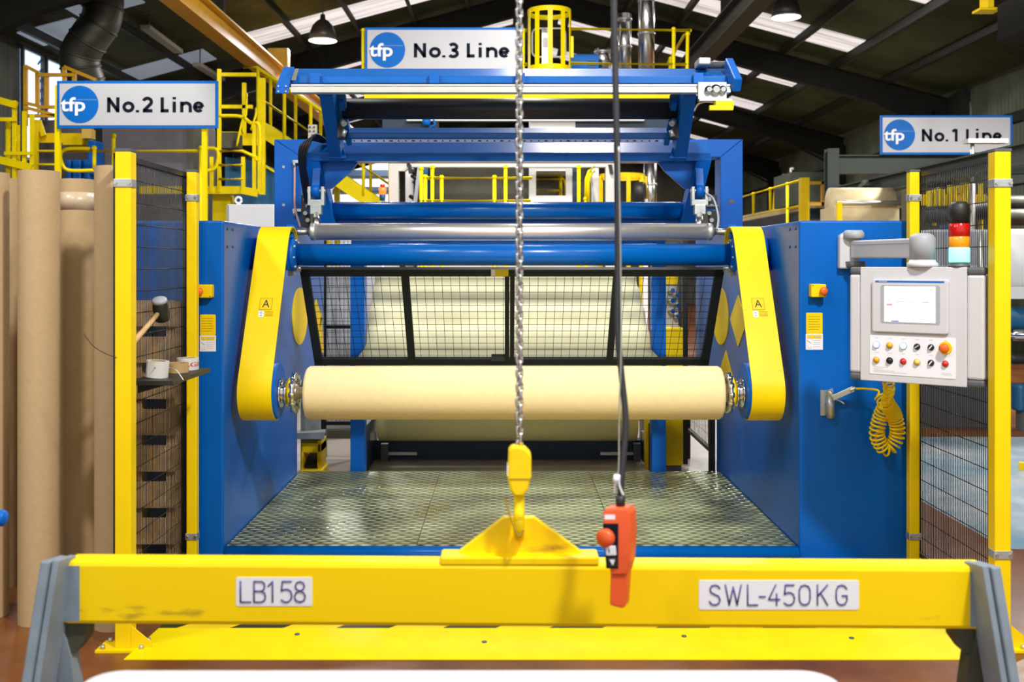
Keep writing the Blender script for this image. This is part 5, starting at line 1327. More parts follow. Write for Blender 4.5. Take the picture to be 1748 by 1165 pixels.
def G(px, Y): return Vector((PX(px, Y), Y, 0))
def D3(px, Y): return Vector((PX(px, Y), Y, zd+.062))
def railing(name, label, cat, runs, posts, m='lemon', r_=.024, group='yellow railings'):
    pts = [p for run in runs for p in run]
    lo = min(p.z for p in [q for a in posts for q in a]+pts); c = pts[0]
    t = thing(name, label, cat, (c.x, c.y, lo), group)
    for i, run in enumerate(runs):
        part('rail', MB().path(run, r_, 8), m, t)
    for a, b in posts:
        part('post', MB().tube(a, b, r_*1.05, 8).lathe(b-EZ*r_*1.2, EZ, [(0, r_*.9), (r_*1.2, r_*1.6), (r_*2.4, r_*.9)], 8), m, t)
    return t
Yr = 15.10
railing('safety_railing', 'yellow roof railing beside the silver ducts on the tall machine', 'railing',
    [[P(974, 49, Yr), P(1178, 52, Yr)], [P(974, 108, Yr), P(1176, 110, Yr)], [P(1178, 52, Yr), P(1168, 60, Yr+.9), P(1140, 108, Yr+2.2)]],
    [(D3(1150, Yr), P(1150, 50, Yr)), (D3(1172, Yr), P(1174, 58, Yr)), (D3(1140, Yr+.9), P(1145, 100, Yr+.9))])
railing('safety_railing', 'yellow railing end holding the No.3 Line sign', 'railing',
    [[P(618, 52, Yr-.02), P(900, 52, Yr-.02)], [P(620, 110, Yr-.02), P(900, 110, Yr-.02)]],
    [(D3(620, Yr-.02), P(620, 52, Yr-.02)), (D3(760, Yr-.02), P(760, 52, Yr-.02)), (D3(893, Yr-.02), P(893, 52, Yr-.02))])
# caged ladder top
cgd = thing('ladder_cage', 'yellow caged ladder top rising beside the No.3 Line sign', 'ladder cage', P(938, 165, Yr))
xc, R_ = PX(938, Yr+.3), .315; yc3 = Yr+.36
def ringat(z, n=28, a0=0, a1=2*pi): return [(xc+R_*math.cos(a0+(a1-a0)*i/n), yc3+R_*math.sin(a0+(a1-a0)*i/n), z) for i in range(n+1)]
for py in (20, 118):
    z = PZ(py, Yr+.3); q = MB(); n = 36
    for i in range(n):
        a = 2*pi*i/n; b = 2*pi*(i+1)/n
        p = Vector((xc+R_*math.cos(a), yc3+R_*math.sin(a), z)); p2 = Vector((xc+R_*math.cos(b), yc3+R_*math.sin(b), z)); q.bar(p, p2, .008, .07)
    part('hoop', q, 'lemon', cgd)
for a in (-pi/2, -pi/2-.62, -pi/2+.62, -pi/2-1.2, -pi/2+1.2):
    c = Vector((xc+R_*math.cos(a), yc3+R_*math.sin(a), 0)); tdir = Vector((-math.sin(a), math.cos(a), 0))
    part('upright_bar', MB().prism([c-tdir*.035+EZ*(zd+.061), c+tdir*.035+EZ*(zd+.061), c+tdir*.035+EZ*PZ(20, Yr+.3), c-tdir*.035+EZ*PZ(20, Yr+.3)], Vector((math.cos(a), math.sin(a), 0))*.01), 'lemon' if abs(a+pi/2) > .1 else 'yellow', cgd)
q = MB(); q.path(rrect(P(937, 73, Yr+.75), EX, EZ, .5, .43, .08), .014, 6, True)
part('inner_hoop', q, 'white', cgd)
part('control_box', MB().box(PX(925, Yr+.7), PX(942, Yr+.7), Yr+.7, Yr+.8, zd+.061, PZ(48, Yr+.7)), 'palebtn' if False else 'zinc', cgd)
part('notice', MB().box(PX(926, Yr+.68), PX(937, Yr+.68), Yr+.69, Yr+.7, PZ(80, Yr+.68), PZ(64, Yr+.68)), 'label', cgd)
part('hinge_plate', MB().box(PX(974, Yr), PX(979, Yr), Yr, Yr+.02, PZ(98, Yr), PZ(62, Yr)), 'lemon', cgd)
bxl = thing('louvre_box', 'bright blue louvred box behind the yellow roof railing', 'box', P(997, 160, 15.9))
part('case', MB().box(PX(974, 15.9), PX(1020, 15.9), 15.7, 16.6, zd+.06, PZ(97, 15.9)), 'signblue', bxl)
q = MB()
for i in range(5): q.box(PX(1003, 15.7), PX(1016, 15.7), 15.68, 15.7, PZ(104+i*4, 15.7), PZ(102+i*4, 15.7))
part('louvre_slats', q, 'teal', bxl)
# lower walkway railing in the middle, seen through the spreader frame
Ym = 13.9
railing('safety_railing', 'yellow walkway railing seen through the middle of the blue spreader frame', 'railing',
    [[P(727, 304, Ym), P(908, 304, Ym)], [P(716, 343, Ym), P(906, 343, Ym)]],
    [(G(738, Ym), P(738, 286, Ym)), (G(754, Ym), P(754, 303, Ym)), (G(844, Ym), P(844, 303, Ym)), (G(863, Ym), P(863, 286, Ym)), (G(719, Ym), P(719, 288, Ym)), (G(726, Ym), P(726, 302, Ym))])
Ym = 15.9
railing('safety_railing', 'small yellow railing framed by the white window plate', 'railing',
    [[P(908, 299, Ym), P(957, 299, Ym)], [P(908, 306, Ym), P(962, 306, Ym), P(966, 314, Ym), P(966, 340, Ym)], [P(908, 326, Ym), P(957, 326, Ym)]],
    [(G(957, Ym), P(957, 288, Ym))])
railing('safety_railing', 'yellow stair rail bent at the top beside the white column', 'railing',
    [[P(1015, 284, 14.2), P(1006, 292, 14.2), P(1001, 306, 14.2), P(1000, 346, 14.2)], [P(1015, 292, 14.1), P(1009, 297, 14.1), P(1004, 310, 14.1), P(1004, 346, 14.1)]],
    [(G(988, 14.2), P(988, 286, 14.2)), (G(1000, 14.2), P(1000, 340, 14.2))])
lc = thing('ladder_cage', 'low yellow ladder cage behind the right white column', 'ladder cage', G(1075, 15.2))
xc2, yc2, R2 = PX(1062, 15.5), 15.5, .33
for py in (300,):
    z = PZ(py, 15.3); q = MB(); n = 30
    for i in range(n):
        a = 2*pi*i/n; b = 2*pi*(i+1)/n; q.bar((xc2+R2*math.cos(a), yc2+R2*math.sin(a), z), (xc2+R2*math.cos(b), yc2+R2*math.sin(b), z), .01, .07)
    part('hoop', q, 'yellow', lc)
for a in (-.2, -.7, -1.4, -2.2, -2.9):
    c = Vector((xc2+R2*math.cos(a), yc2+R2*math.sin(a), 0)); part('upright_bar', MB().box(c.x-.03, c.x+.03, c.y-.01, c.y+.01, 0, PZ(300, 15.3)), 'yellow', lc)
bw = thing('belt_wheel', 'black belt wheel beside the low silver duct', 'wheel', G(1093, 14.6))
part('wheel', MB().lathe(P(1101, 330, 14.6), (-1, .3, 0), [(0, .15), (.02, .16), (.12, .16), (.13, .15)], 28), 'black', bw)
part('stand', MB().box(PX(1098, 14.6), PX(1106, 14.6), 14.6, 14.7, 0, PZ(340, 14.6)), 'white', bw)
wl = thing('stack_light', 'small lit red signal light on the far yellow stairs', 'signal light', P(653, 345, 14.3))
c = P(653, 345, 14.3)
part('lens', MB().lathe(c+EZ*.10, EZ, [(0, .045), (.09, .05), (.10, .03)], 16), 'redlit', wl)
part('red_cap', MB().lathe(c+EZ*.20, EZ, [(0, .035), (.04, .035)], 16), 'red', wl)
part('base', MB().lathe(c+EZ*.02, EZ, [(0, .035), (.08, .045)], 16), 'teal', wl)
part('stem', MB().tube((c.x, c.y, 0), c+EZ*.03, .02, 8), 'white', wl)

# ------------------------------------------------------------------ No.2 line: yellow stair, platforms, hoods
Y2s = 16.0
stt = thing('steel_staircase', 'long yellow staircase descending behind the blue portal frame', 'staircase', (PX(560, Y2s), Y2s, 0))
A, B = P(438, 214, Y2s), P(672, 369, Y2s); sl_ = (B.z-A.z)/(B.x-A.x)
Bf = B.copy()
for dy in (0, .85):
    part('stringer', MB().bar(A+EY*dy, Bf+EY*dy, .03, .22), 'lemon', stt)
q = MB(); n = 9
for i in range(n):
    c = A.lerp(Bf, (i+.5)/n); q.box(c.x-.14, c.x+.14, Y2s+.02, Y2s+.83, c.z-.02, c.z+.01)
part('treads', q, 'olive', stt)
for dy in (0, .85):
    up = EZ*.88; k = MB(); k.path([A+EY*dy+up+EX*-.2, A+EY*dy+up, Bf+EY*dy+up], .026, 8); part('handrail', k, 'lemon', stt)
    k = MB(); k.path([A+EY*dy+up*.5, Bf+EY*dy+up*.5], .022, 8); part('mid_rail', k, 'lemon', stt)
    for i in range(0, 6):
        c = A.lerp(Bf, i/5.2+.01)+EY*dy; part('baluster', MB().tube(c, c+up, .026, 8), 'lemon', stt)
for (px) in (560, 668):
    for dy in (.0, .85): part('support_leg', MB().box(PX(px, Y2s)-.04, PX(px, Y2s)+.04, Y2s+dy-.04, Y2s+dy+.04, 0, A.z+(PX(px, Y2s)-A.x)*sl_-.05), 'lemon', stt)
part('landing', MB().box(B.x-.05, B.x+.1, Y2s, Y2s+.85, B.z-.10, B.z), 'lemon', stt)
# head platform with gate frame
Yh = 14.0
hp = thing('access_platform', 'yellow access platform with tall gate frame right of the No.2 Line sign', 'platform', (PX(395, Yh), Yh, 0))
zdk = PZ(318, Yh)
part('deck_edge', MB().box(PX(238, Yh), PX(412, Yh), Yh, Yh+.05, PZ(331, Yh), zdk), 'lemon', hp)
part('deck_edge', MB().bar(P(412, 324.5, Yh), P(440, 330, Yh-.0), .05, .10), 'lemon', hp)
part('deck', MB().box(PX(331, Yh), PX(436, Yh), Yh+.05, Yh+.37, PZ(331, Yh), PZ(329, Yh)), 'zinc', hp)
part('support_post', MB().box(PX(352, Yh), PX(383, Yh), Yh+.3, Yh+.5, 0, PZ(331, Yh)), 'lemon', hp)
for (px, top) in ((361, 268), (374, 118), (415, 268), (434, 208), (443, 215)):
    part('post', MB().box(PX(px-3, Yh), PX(px+3, Yh), Yh-.012, Yh+.036, PZ(328, Yh), PZ(top, Yh)), 'lemon', hp)
part('gate_post', MB().box(PX(425, Yh), PX(437, Yh), Yh+.5, Yh+.56, PZ(328, Yh), PZ(122, Yh)), 'lemon', hp)
part('gate_post', MB().box(PX(397, Yh), PX(403, Yh), Yh+.5, Yh+.56, PZ(222, Yh), PZ(130, Yh)), 'lemon', hp)
for (ya_, xa_, xb_) in ((127, 372, 436), (182, 374, 430), (228, 374, 415)):
    part('gate_rail', MB().box(PX(xa_, Yh+.5), PX(xb_, Yh+.5), Yh+.5, Yh+.56, PZ(ya_+3, Yh+.5), PZ(ya_-3, Yh+.5)), 'lemon', hp)
for py in (258, 282, 306):
    part('rail', MB().path([P(374, py, Yh), P(414, py, Yh), P(440, py+12, Yh)] if py < 280 else [P(374, py, Yh), P(415, py, Yh)], .022, 8), 'lemon', hp)
part('rail', MB().path(bezier([P(370, 198, Yh), P(410, 199, Yh), P(428, 210, Yh), P(442, 215, Yh), P(443, 268, Yh), P(436, 272, Yh)], 6), .024, 8), 'lemon', hp)
part('kick_plate', MB().box(PX(414, Yh+.3), PX(440, Yh+.3), Yh+.3, Yh+.35, PZ(248, Yh+.3), PZ(228, Yh+.3)), 'lemon', hp)
part('motor_cover', MB().box(PX(372, Yh+.4), PX(405, Yh+.4), Yh+.4, Yh+.7, PZ(258, Yh+.8), PZ(232, Yh+.8)), 'olive', hp)
q = MB(); q.path(bezier([P(404, 250, Yh-.05), P(414, 205, Yh-.05), P(420, 196, Yh-.05), P(421, 160, Yh+.4)], 6), .014, 6); q.path(bezier([P(428, 222, Yh-.05), P(436, 198, Yh-.05), P(437, 185, Yh+.3)], 6), .014, 6)
part('chain_loop', q, 'lemon', hp)
rl = railing('safety_railing', 'yellow pipe railing running under the No.2 Line sign', 'railing',
    [[P(112, 258, 13.4), P(338, 258, 13.4)], bezier([P(158, 254, 13.3), P(118, 254, 13.3), P(104, 262, 13.3), P(106, 280, 13.3), P(118, 291, 13.3), P(162, 291, 13.3)], 6)],
    [(G(194, 13.4), P(194, 232, 13.4)), (G(97, 13.4), P(97, 205, 13.4)), (P(161, 291, 13.3), P(161, 253, 13.3))])
railing('safety_railing', 'rounded yellow rail end left of the platform gate frame', 'railing',
    [bezier([P(345, 254, 13.4), P(366, 254, 13.4), P(372, 262, 13.4), P(370, 280, 13.4), P(362, 290, 13.4), P(342, 292, 13.4)], 6)], [(G(343, 13.4), P(343, 253, 13.4))])
pst = thing('sign_posts', 'yellow posts behind the No.2 Line sign', 'posts', (PX(230, 13.3), 13.3, 0))
for px in (110, 357): part('post', MB().box(PX(px-4, 13.25), PX(px+4, 13.25), YS2+.03, YS2+.09, 0, PZ(150, 13.25)), 'lemon', pst)
part('crossbar', MB().box(PX(110, 13.25), PX(357, 13.25), YS2+.03, YS2+.09, PZ(190, 13.25), PZ(184, 13.25)), 'lemon', pst)
pst['category'] = 'sign stand'; pst.name = 'sign_stand'
# yellow frame steelwork at the picture edge
fw = thing('gantry_frame', 'yellow steel gantry at the left picture edge by the louvred windows', 'gantry', (PX(30, 14.2), 14.2, 0))
def flat(p, q, w=.075, d=.05, Y=14.2): return MB().bar(P(*p, Y), P(*q, Y), d, w)
part('sloping_beam', flat((-20, 166), (29, 180), .09), 'lemon', fw)
part('sloping_beam', flat((-20, 268), (55, 287), .10), 'lemon', fw)
for (px, t, b) in ((25, 172, 330), (42, 190, 330), (55, 195, 320)): part('column', MB().bar(G(px, 14.235), P(px, t, 14.235), .05, .045), 'lemon', fw)
for (px, t) in ((14, 208), (30, 214)): part('round_column', MB().tube(G(px, 14.33), P(px, t, 14.33), .035, 12), 'lemon', fw)
part('cross_rail', flat((-10, 204), (28, 204), .05, .04, 14.19), 'lemon', fw); part('cross_rail', flat((8, 262), (55, 262), .045, .04, 14.19), 'lemon', fw)
for (px, t, b) in ((44, 112, 215), (64, 122, 180), (80, 125, 185), (110, 115, 140), (127, 122, 140)): part('upper_post', MB().bar(P(px, b, 14.62), P(px, t, 14.62), .05, .045), 'orange_yellow', fw)
for (a_, b_) in (((44, 113), (65, 124)), ((44, 176), (65, 181)), ((66, 128), (127, 128)), ((64, 183), (95, 183)), ((44, 184), (100, 198)), ((110, 114), (165, 137)), ((44, 198), (100, 198))): part('upper_rail', flat(a_, b_, .045, .05, 14.6), 'orange_yellow', fw)
part('walkway_beam', flat((66, 236), (140, 236), .13, .06, 14.6), 'yellow', fw); part('ladder_stile', MB().bar(G(62, 14.4), P(62, 205, 14.4), .05, .05), 'lemon', fw)
for py in (258, 281): part('rung', MB().tube(P(58, py, 14.4), P(97, py, 14.4), .016, 8), 'lemon', fw)
for py in (222,): part('a_frame', MB().bar(P(66, 206, 14.5), P(75, 232, 14.5), .05, .06), 'lemon', fw)
# hoods and tanks under the No.2 sign
hd2 = thing('purple_hood', 'dull purple grey machine hood under the No.2 Line sign', 'machine hood', (PX(245, 14.6), 14.6, 0))
part('hood', MB().box(PX(170, 14.4), PX(328, 14.4), 14.4, 15.6, 0, PZ(200, 14.4)), 'purple', hd2, bevel=.04)
part('side_column', MB().box(PX(160, 14.35), PX(172, 14.35), 14.35, 14.8, 0, PZ(215, 14.35)), 'black', hd2)
part('side_column', MB().box(PX(322, 14.35), PX(330, 14.35), 14.35, 14.8, 0, PZ(205, 14.35)), 'olive', hd2)
dkm = thing('dark_machine', 'dark machine body behind the cardboard tubes', 'machine', (PX(80, 15.6), 15.6, 0))
part('body', MB().box(PX(58, 15.4), PX(158, 15.4), 15.4, 16.2, 0, PZ(205, 15.4)), 'palegrey' if False else 'purple', dkm)
mo = thing('blue_motor', 'bright blue geared motor under the No.2 Line sign', 'motor', P(138, 300, 14.1))
for (a_, b_) in ((117, 126), (128, 143), (146, 158)): part('motor_section', MB().box(PX(a_, 14.1), PX(b_, 14.1), 14.0, 14.3, PZ(310, 14.1), PZ(274, 14.1)), 'blue', mo, bevel=.02)
part('gearbox', MB().box(PX(154, 14.1), PX(168, 14.1), 14.0, 14.3, PZ(300, 14.1), PZ(241, 14.1)), 'blue', mo, bevel=.02)
part('yellow_housing', MB().box(PX(104, 14.15), PX(150, 14.15), 14.2, 14.4, PZ(246, 14.1), PZ(228, 14.1)), 'yellow', mo)
part('terminal_cover', MB().box(PX(142, 14.1), PX(158, 14.1), 14.05, 14.2, PZ(237, 14.1), PZ(221, 14.1)), 'palebtn', mo)
part('stand', MB().box(PX(120, 14.1), PX(165, 14.1), 14.05, 14.25, 0, PZ(310, 14.1)), 'navy', mo)
tk = thing('blue_tank', 'teal blue sloping machine side behind the left portal post', 'machine housing', (PX(420, 14.8), 14.8, 0))
part('housing', MB().prism([P(384, 268, 14.8), P(440, 276, 14.8), P(500, 312, 14.8), (PX(500, 14.8), 14.8, 0), (PX(384, 14.8), 14.8, 0)], (0, 1.0, 0)), 'teal', tk)
part('top_trim', MB().bar(P(440, 276, 14.78), P(500, 312, 14.78), .03, .03), 'lemon', tk)
gbx = thing('grey_cabinet', 'light grey electrical cabinet with a lifting eye behind the blue winder', 'cabinet', (PX(430, 9.6), 9.6, 0))
part('case', MB().box(PX(388, 9.6), PX(467, 9.6), 9.6, 9.9, 0, PZ(349, 9.6)), 'white', gbx, bevel=.004)
part('door_edge', MB().box(PX(387, 9.6), PX(391, 9.6), 9.59, 9.6, 0, PZ(350, 9.6)), 'mgrey', gbx)
c = P(407, 342, 9.7); part('lifting_eye', MB().path([c+EX*.028*math.cos(t)+EZ*.028*math.sin(t) for t in [2*pi*i/20 for i in range(20)]], .011, 8, True).tube(c-EZ*.03, c-EZ*.05, .02, 10), 'white', gbx)
hm = thing('hanging_control', 'beige hanging button station behind the left end of the black roller', 'button station', P(532, 232, 15.2))
part('box', MB().box(PX(526, 15.2), PX(540, 15.2), 15.2, 15.28, PZ(236, 15.2), PZ(213, 15.2)), 'offwhite', hm)
for (u, v) in ((529, 217), (536, 217), (529, 224), (536, 224), (533, 231)): part('push_button', MB().tube(P(u, v, 15.2), P(u, v, 15.18), .016, 8), 'dgrey', hm)
part('stem', MB().box(PX(531, 15.24), PX(535, 15.24), 15.22, 15.26, 0, PZ(236, 15.24)), 'dgrey', hm)

# ------------------------------------------------------------------ far hall end: pale plant behind the stairs
fp = thing('far_plant', 'pale grey plant with dark bands beyond the yellow staircase', 'machine', (PX(610, 30), 30, 0))
part('body', MB().box(PX(560, 30), PX(668, 30), 30, 32, 0, PZ(290, 30)), 'palegrey', fp)
part('gable', MB().prism([P(604, 290, 29.98), P(668, 290, 29.98), P(668, 272, 29.98)], (0, .6, 0)), 'palegrey', fp)
for (t, b) in ((290, 301), (319, 326)): part('dark_band', MB().box(PX(570, 29.9), PX(668, 29.9), 29.9, 30, PZ(b, 29.9), PZ(t, 29.9)), 'navy', fp)
gw = thing('grey_partition', 'pale grey partition panel behind the mesh guard', 'panel', (PX(575, 10.4), 10.4, 0))
part('panel', MB().box(PX(525, 10.4), PX(612, 10.4), 10.4, 10.45, 0, PZ(455, 10.4)), 'palegrey', gw)
part('foot', MB().box(PX(540, 10.3), PX(600, 10.3), 10.3, 10.6, 0, .08), 'olive', gw)

# ------------------------------------------------------------------ No.1 line on the far side
gf = thing('steel_gantry', 'dark green steel column and crane beam under the No.1 Line sign', 'steel gantry', (PX(1421, 17), 17, 0))
xg = PX(1421, 17.0)
part('column', MB().box(xg-.09, xg+.09, 16.94, 16.97, 0, PZ(254, 17)).box(xg-.09, xg+.09, 17.12, 17.15, 0, PZ(254, 17)).box(xg-.012, xg+.012, 16.97, 17.12, 0, PZ(254, 17)), 'greensteel', gf)
zt2, zb3 = PZ(265, 17), PZ(297, 17)
part('cross_beam', MB().box(xg+.09, PX(1760, 17), 17.02, 17.05, zb3, zt2).box(xg+.09, PX(1760, 17), 16.95, 17.13, zt2-.02, zt2).box(xg+.09, PX(1760, 17), 16.95, 17.13, zb3, zb3+.02), 'greensteel', gf)
zr1 = PZ(322, 17)
part('runway_beam', MB().box(xg-.012, xg+.012, 6.5, 16.9, zr1-.20, zr1).box(xg-.09, xg+.09, 6.5, 16.9, zr1-.02, zr1).box(xg-.09, xg+.09, 6.5, 16.9, zr1-.22, zr1-.20), 'greensteel', gf)
part('knee_brace', MB().bar(P(1440, 360, 16.9), P(1478, 312, 15.0), .08, .08), 'greensteel', gf)
part('end_plate', MB().box(xg-.10, xg+.10, 16.9, 16.94, zr1-.3, zr1+.06), 'navy', gf)
ss = MB()
for px in (1520, 1710): ss.box(PX(px-4, YS1), PX(px+4, YS1), YS1+.03, YS1+.07, zt2-.01, PZ(210, YS1))
part('sign_bracket', ss, 'greensteel', gf)
part('lamp_bracket', MB().box(PX(1648, 15.5), PX(1716, 15.5), 15.4, 15.6, PZ(245, 15.5), PZ(238, 15.5)), 'offwhite', gf)
part('lamp_post', MB().tube(P(1660, 245, 15.5), (PX(1660, 15.5), 15.5, zr1-.01), .03, 8), 'zinc', gf)
ci = thing('wall_duct', 'dark round duct mouth on the wall behind the No.1 Line sign', 'duct', P(1660, 197, 22.0))
part('duct', MB().lathe(P(1640, 196, 22), (1, 0, 0), [(0, .45), (.6, .45)], 28), 'duct_dark', ci)
part('box', MB().box(PX(1632, 22), PX(1703, 22), 21.6, 22.4, PZ(215, 22), PZ(160, 22)), 'black', ci)
part('wall_stub', MB().box(PX(1703, 22), XR, 21.9, 22.1, PZ(200, 22), PZ(180, 22)), 'black', ci)
x5 = 5.0
def L5(px): return x5*F/(px-CX)
yA, yB = L5(1268), L5(1366)
zt5, zb5 = PZ(308, yB), PZ(352, yB)
rr5 = railing('safety_railing', 'yellow walkway railing running away beyond the blue side cabinet', 'railing',
    [[Vector((x5, yA+1.5, zt5)), Vector((x5, yB, zt5))], [Vector((x5, yA+1.5, zb5)), Vector((x5, yB, zb5))]],
    [(Vector((x5, L5(px), 0 if px == 1344 else zb5)), Vector((x5, L5(px), zt5))) for px in (1286, 1315, 1344)])
yp2 = thing('yellow_column', 'broad yellow column at the end of the far walkway railing', 'column', (PX(1369, yB), yB, 0))
part('column', MB().box(PX(1362, yB), PX(1376, yB), yB-.2, yB-.05, 0, PZ(305, yB)), 'yellow', yp2)
part('gate_rail', MB().box(PX(1376, yB), PX(1408, yB), yB-.15, yB-.1, PZ(316, yB), PZ(311, yB)).box(PX(1376, yB), PX(1408, yB), yB-.15, yB-.1, PZ(352, yB), PZ(346, yB)).box(PX(1398, yB), PX(1404, yB), yB-.15, yB-.1, PZ(352, yB), PZ(311, yB)), 'orange_yellow', yp2)
cv = thing('film_machine', 'cream film machine with a curved duct beyond the far walkway railing', 'machine', (6.4, 21, 0))
part('cream_bed', MB().hexa([(5.3, 18.5, 0), (7.8, 18.5, 0), (5.3, 27, 0), (7.8, 27, 0), (5.3, 18.5, PZ(345, 18.5)), (7.8, 18.5, PZ(345, 18.5)), (5.3, 27, PZ(345, 18.5)), (7.8, 27, PZ(345, 18.5))]), 'tan', cv)
part('dark_band', MB().box(5.26, 5.3, 18.5, 27, PZ(370, 18.5)-.1, PZ(358, 18.5)), 'black', cv)
part('dark_band', MB().box(5.3, 7.8, 18.4, 18.5, PZ(375, 18.5), PZ(356, 18.5)), 'navy', cv)
part('green_hood', MB().box(PX(1350, 19), PX(1412, 19), 19.0, 20.2, PZ(346, 19)-.05, PZ(294, 19)), 'greensteel', cv)
part('motor', MB().box(PX(1329, 22), PX(1348, 22), 22, 22.4, 2.80, PZ(305, 22)), 'teal', cv, bevel=.03)
part('yellow_beacon', MB().lathe(P(1339, 305, 22.2), EZ, [(0, .05), (.06, .055), (.09, .03)], 14), 'yellow', cv)
part('bent_hose', MB().path(bezier([P(1352, 318, 20.3), P(1340, 322, 20.3), P(1336, 335, 20.3), P(1345, 350, 20.3), P(1352, 354, 20.3)], 8), .09, 14), 'duct_dark', cv)
part('valve_spout', MB().tube(P(1350, 352, 21.5), P(1350, 287, 21.5), .024, 8).tube(P(1350, 288, 21.5), P(1355, 288, 21.5), .024, 8), 'alu', cv)
part('pipe_yellow', MB().tube(P(1322, 362, 22), P(1327, 303, 22), .05, 10), 'yellow', cv)
fh = thing('film_hood', 'cream curved film hood under the dark green beam', 'machine hood', (PX(1490, 14.5), 14.5, 0))
Yf = 13.6
part('hood', MB().lathe((PX(1436, Yf), Yf+.5, PZ(345, Yf)), EX, [(0, .01), (0, .22), (PX(1545, Yf)-PX(1436, Yf), .22), (PX(1545, Yf)-PX(1436, Yf), .01)], 32), 'tan', fh)
part('steel_roller', MB().lathe((PX(1432, Yf), Yf+.1, PZ(346, Yf)), EX, [(0, .035), (PX(1545, Yf)-PX(1432, Yf), .035)], 16), 'alu', fh)
part('cream_panel', MB().box(PX(1432, Yf), PX(1545, Yf), Yf+.2, Yf+.8, .5, PZ(352, Yf)), 'tan', fh)
part('yellow_post', MB().box(PX(1429, Yf), PX(1437, Yf), Yf-.02, Yf+.04, 0, PZ(345, Yf)), 'yellow', fh)
part('base', MB().box(PX(1440, Yf), PX(1545, Yf), Yf+.3, Yf+.8, 0, .5), 'navy', fh)
# white slitting machine seen through and past the near fence
wm = thing('slitting_machine', 'white machine with rollers beyond the yellow post near the picture edge', 'machine', (5.2, 11.2, 0))
Yw = 11.0
part('white_housing', MB().box(PX(1574, Yw), PX(1690, Yw), Yw, Yw+.8, PZ(640, Yw)+.1, PZ(392, Yw)), 'white', wm)
for i in range(7): part('door_panel', MB().box(PX(1578+i*16, Yw), PX(1592+i*16, Yw), Yw-.02, Yw, PZ(452, Yw), PZ(396, Yw)), 'palegrey', wm)
part('dark_recess', MB().box(PX(1590, Yw), PX(1690, Yw), Yw-.03, Yw-.001, PZ(640, Yw)+.12, PZ(560, Yw)), 'redbrown', wm)
part('base', MB().box(PX(1576, Yw), PX(1700, Yw), Yw+.02, Yw+.8, 0, PZ(640, Yw)+.1), 'dgrey', wm)
part('white_film_roll', MB().lathe((PX(1715, Yw), Yw+.3, PZ(445, Yw)), EX, [(0, .05), (0, .34), (1.2, .34), (1.2, .05)], 36), 'white', wm)
part('end_frame', MB().box(PX(1702, Yw), PX(1716, Yw), Yw+.1, Yw+.6, 0, PZ(400, Yw)), 'mgrey', wm)
part('white_tray', MB().box(PX(1716, Yw), PX(1716, Yw)+1.2, Yw-.1, Yw+.5, PZ(510, Yw), PZ(490, Yw)), 'white', wm)
part('blue_roller', MB().lathe((PX(1716, Yw), Yw+.1, PZ(545, Yw)), EX, [(0, .12), (1.2, .12)], 28), 'teal', wm)
part('chrome_roller', MB().lathe((PX(1716, Yw), Yw-.05, PZ(572, Yw)), EX, [(0, .03), (.05, .03), (.06, .06), (1.2, .06)], 20), 'chrome', wm)
part('black_roller', MB().lathe((PX(1716, Yw), Yw-.05, PZ(612, Yw)), EX, [(0, .04), (.06, .06), (1.2, .06)], 20), 'black', wm)
part('blue_cover', MB().box(PX(1716, Yw), PX(1748, Yw)+.1, Yw-.3, Yw-.1, .20, PZ(652, Yw)), 'teal', wm, bevel=.03)
part('leg', MB().box(PX(1722, Yw), PX(1735, Yw), Yw-.28, Yw-.15, 0, .2), 'dgrey', wm)
part('pipe', MB().tube(P(1676, 560, Yw-.1), P(1676, 395, Yw-.1), .03, 10), 'alu', wm)
bp2 = thing('pipe_run', 'dark green pipes along the wall beyond the near yellow post', 'pipes', P(1700, 350, 15))
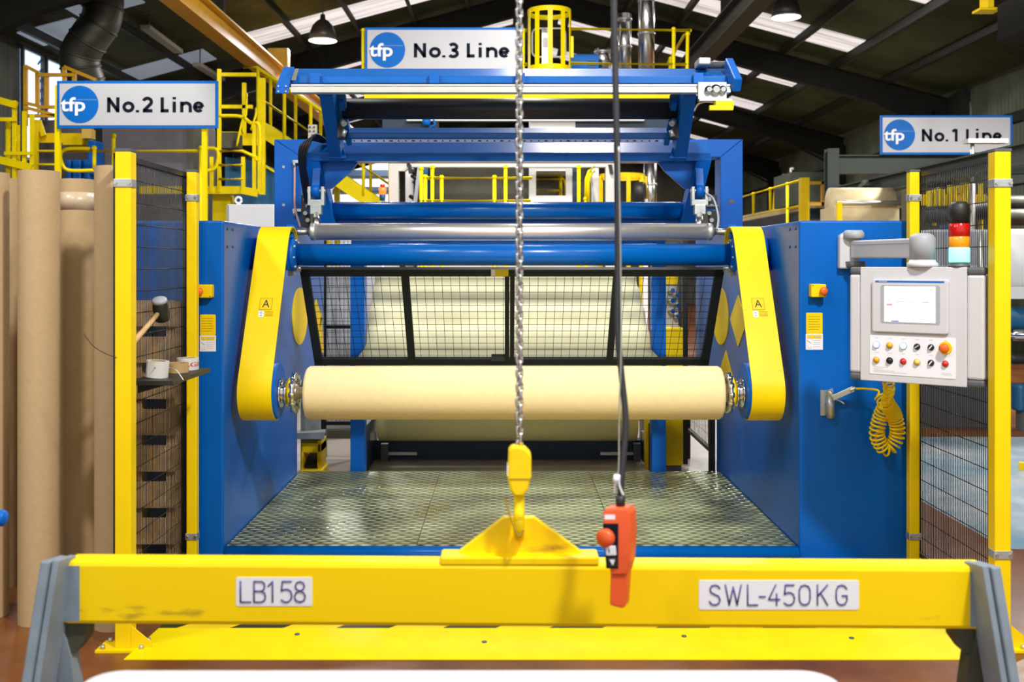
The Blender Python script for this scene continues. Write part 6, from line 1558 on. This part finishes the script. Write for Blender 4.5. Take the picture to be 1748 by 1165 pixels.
part('pipe', MB().tube((PX(1580, 14.0), 14.0, PZ(345, 14.0)), (9.4, 14.0, PZ(345, 14.0)), .09, 14), 'duct_dark', bp2)
part('pipe', MB().tube((PX(1585, 14.0), 14.0, PZ(370, 14.0)), (9.4, 14.0, PZ(370, 14.0)), .12, 14), 'duct_dark', bp2)
part('stand', MB().box(PX(1600, 14.05), PX(1608, 14.05), 13.95, 14.05, 0, PZ(345, 14.0)), 'greensteel', bp2)
bp2['category'] = 'pipe'
yl5 = thing('lever_rack', 'row of yellow levers and guards behind the stack light', 'lever rack', (PX(1630, 12.4), 12.4, 0))
Yq = 12.4
part('backing', MB().box(PX(1572, Yq), PX(1690, Yq), Yq+.1, Yq+.2, PZ(350, Yq), PZ(331, Yq)), 'yellow', yl5)
for (px, t, b, w) in ((1588, 325, 353, 3), (1597, 322, 385, 2), (1604, 320, 380, 3), (1612, 323, 372, 2), (1623, 316, 390, 2), (1632, 316, 358, 3), (1638, 316, 330, 3), (1646, 312, 350, 3), (1652, 312, 350, 3), (1657, 313, 350, 2), (1677, 313, 392, 2)):
    part('lever', MB().box(PX(px-w/2-.5, Yq), PX(px+w/2+.5, Yq), Yq, Yq+.08, PZ(b, Yq), PZ(t, Yq)), 'lemon', yl5)
part('dark_back', MB().box(PX(1566, Yq), PX(1700, Yq), Yq+.25, Yq+.5, 0, PZ(319, Yq)), 'olive', yl5)
part('black_pipe', MB().tube(P(1574, 368, Yq-.02), P(1690, 360, Yq-.02), .10, 14), 'black', yl5)
part('blue_block', MB().box(PX(1604, Yq), PX(1626, Yq), Yq, Yq+.1, PZ(394, Yq), PZ(384, Yq)), 'teal', yl5)
part('grey_pole', MB().tube((PX(1660, Yq-.1), Yq-.1, 0), P(1660, 314, Yq-.1), .03, 10), 'alu', yl5)
# low beam and floor bits on the painted floor
fl2 = thing('yellow_floor_bar', 'small yellow bar lying on the blue painted floor', 'bar', P(1745, 800, 8.79))
part('bar', MB().bar((4.25, 8.75, .03), (4.6, 8.6, .03), .06, .06), 'yellow', fl2)
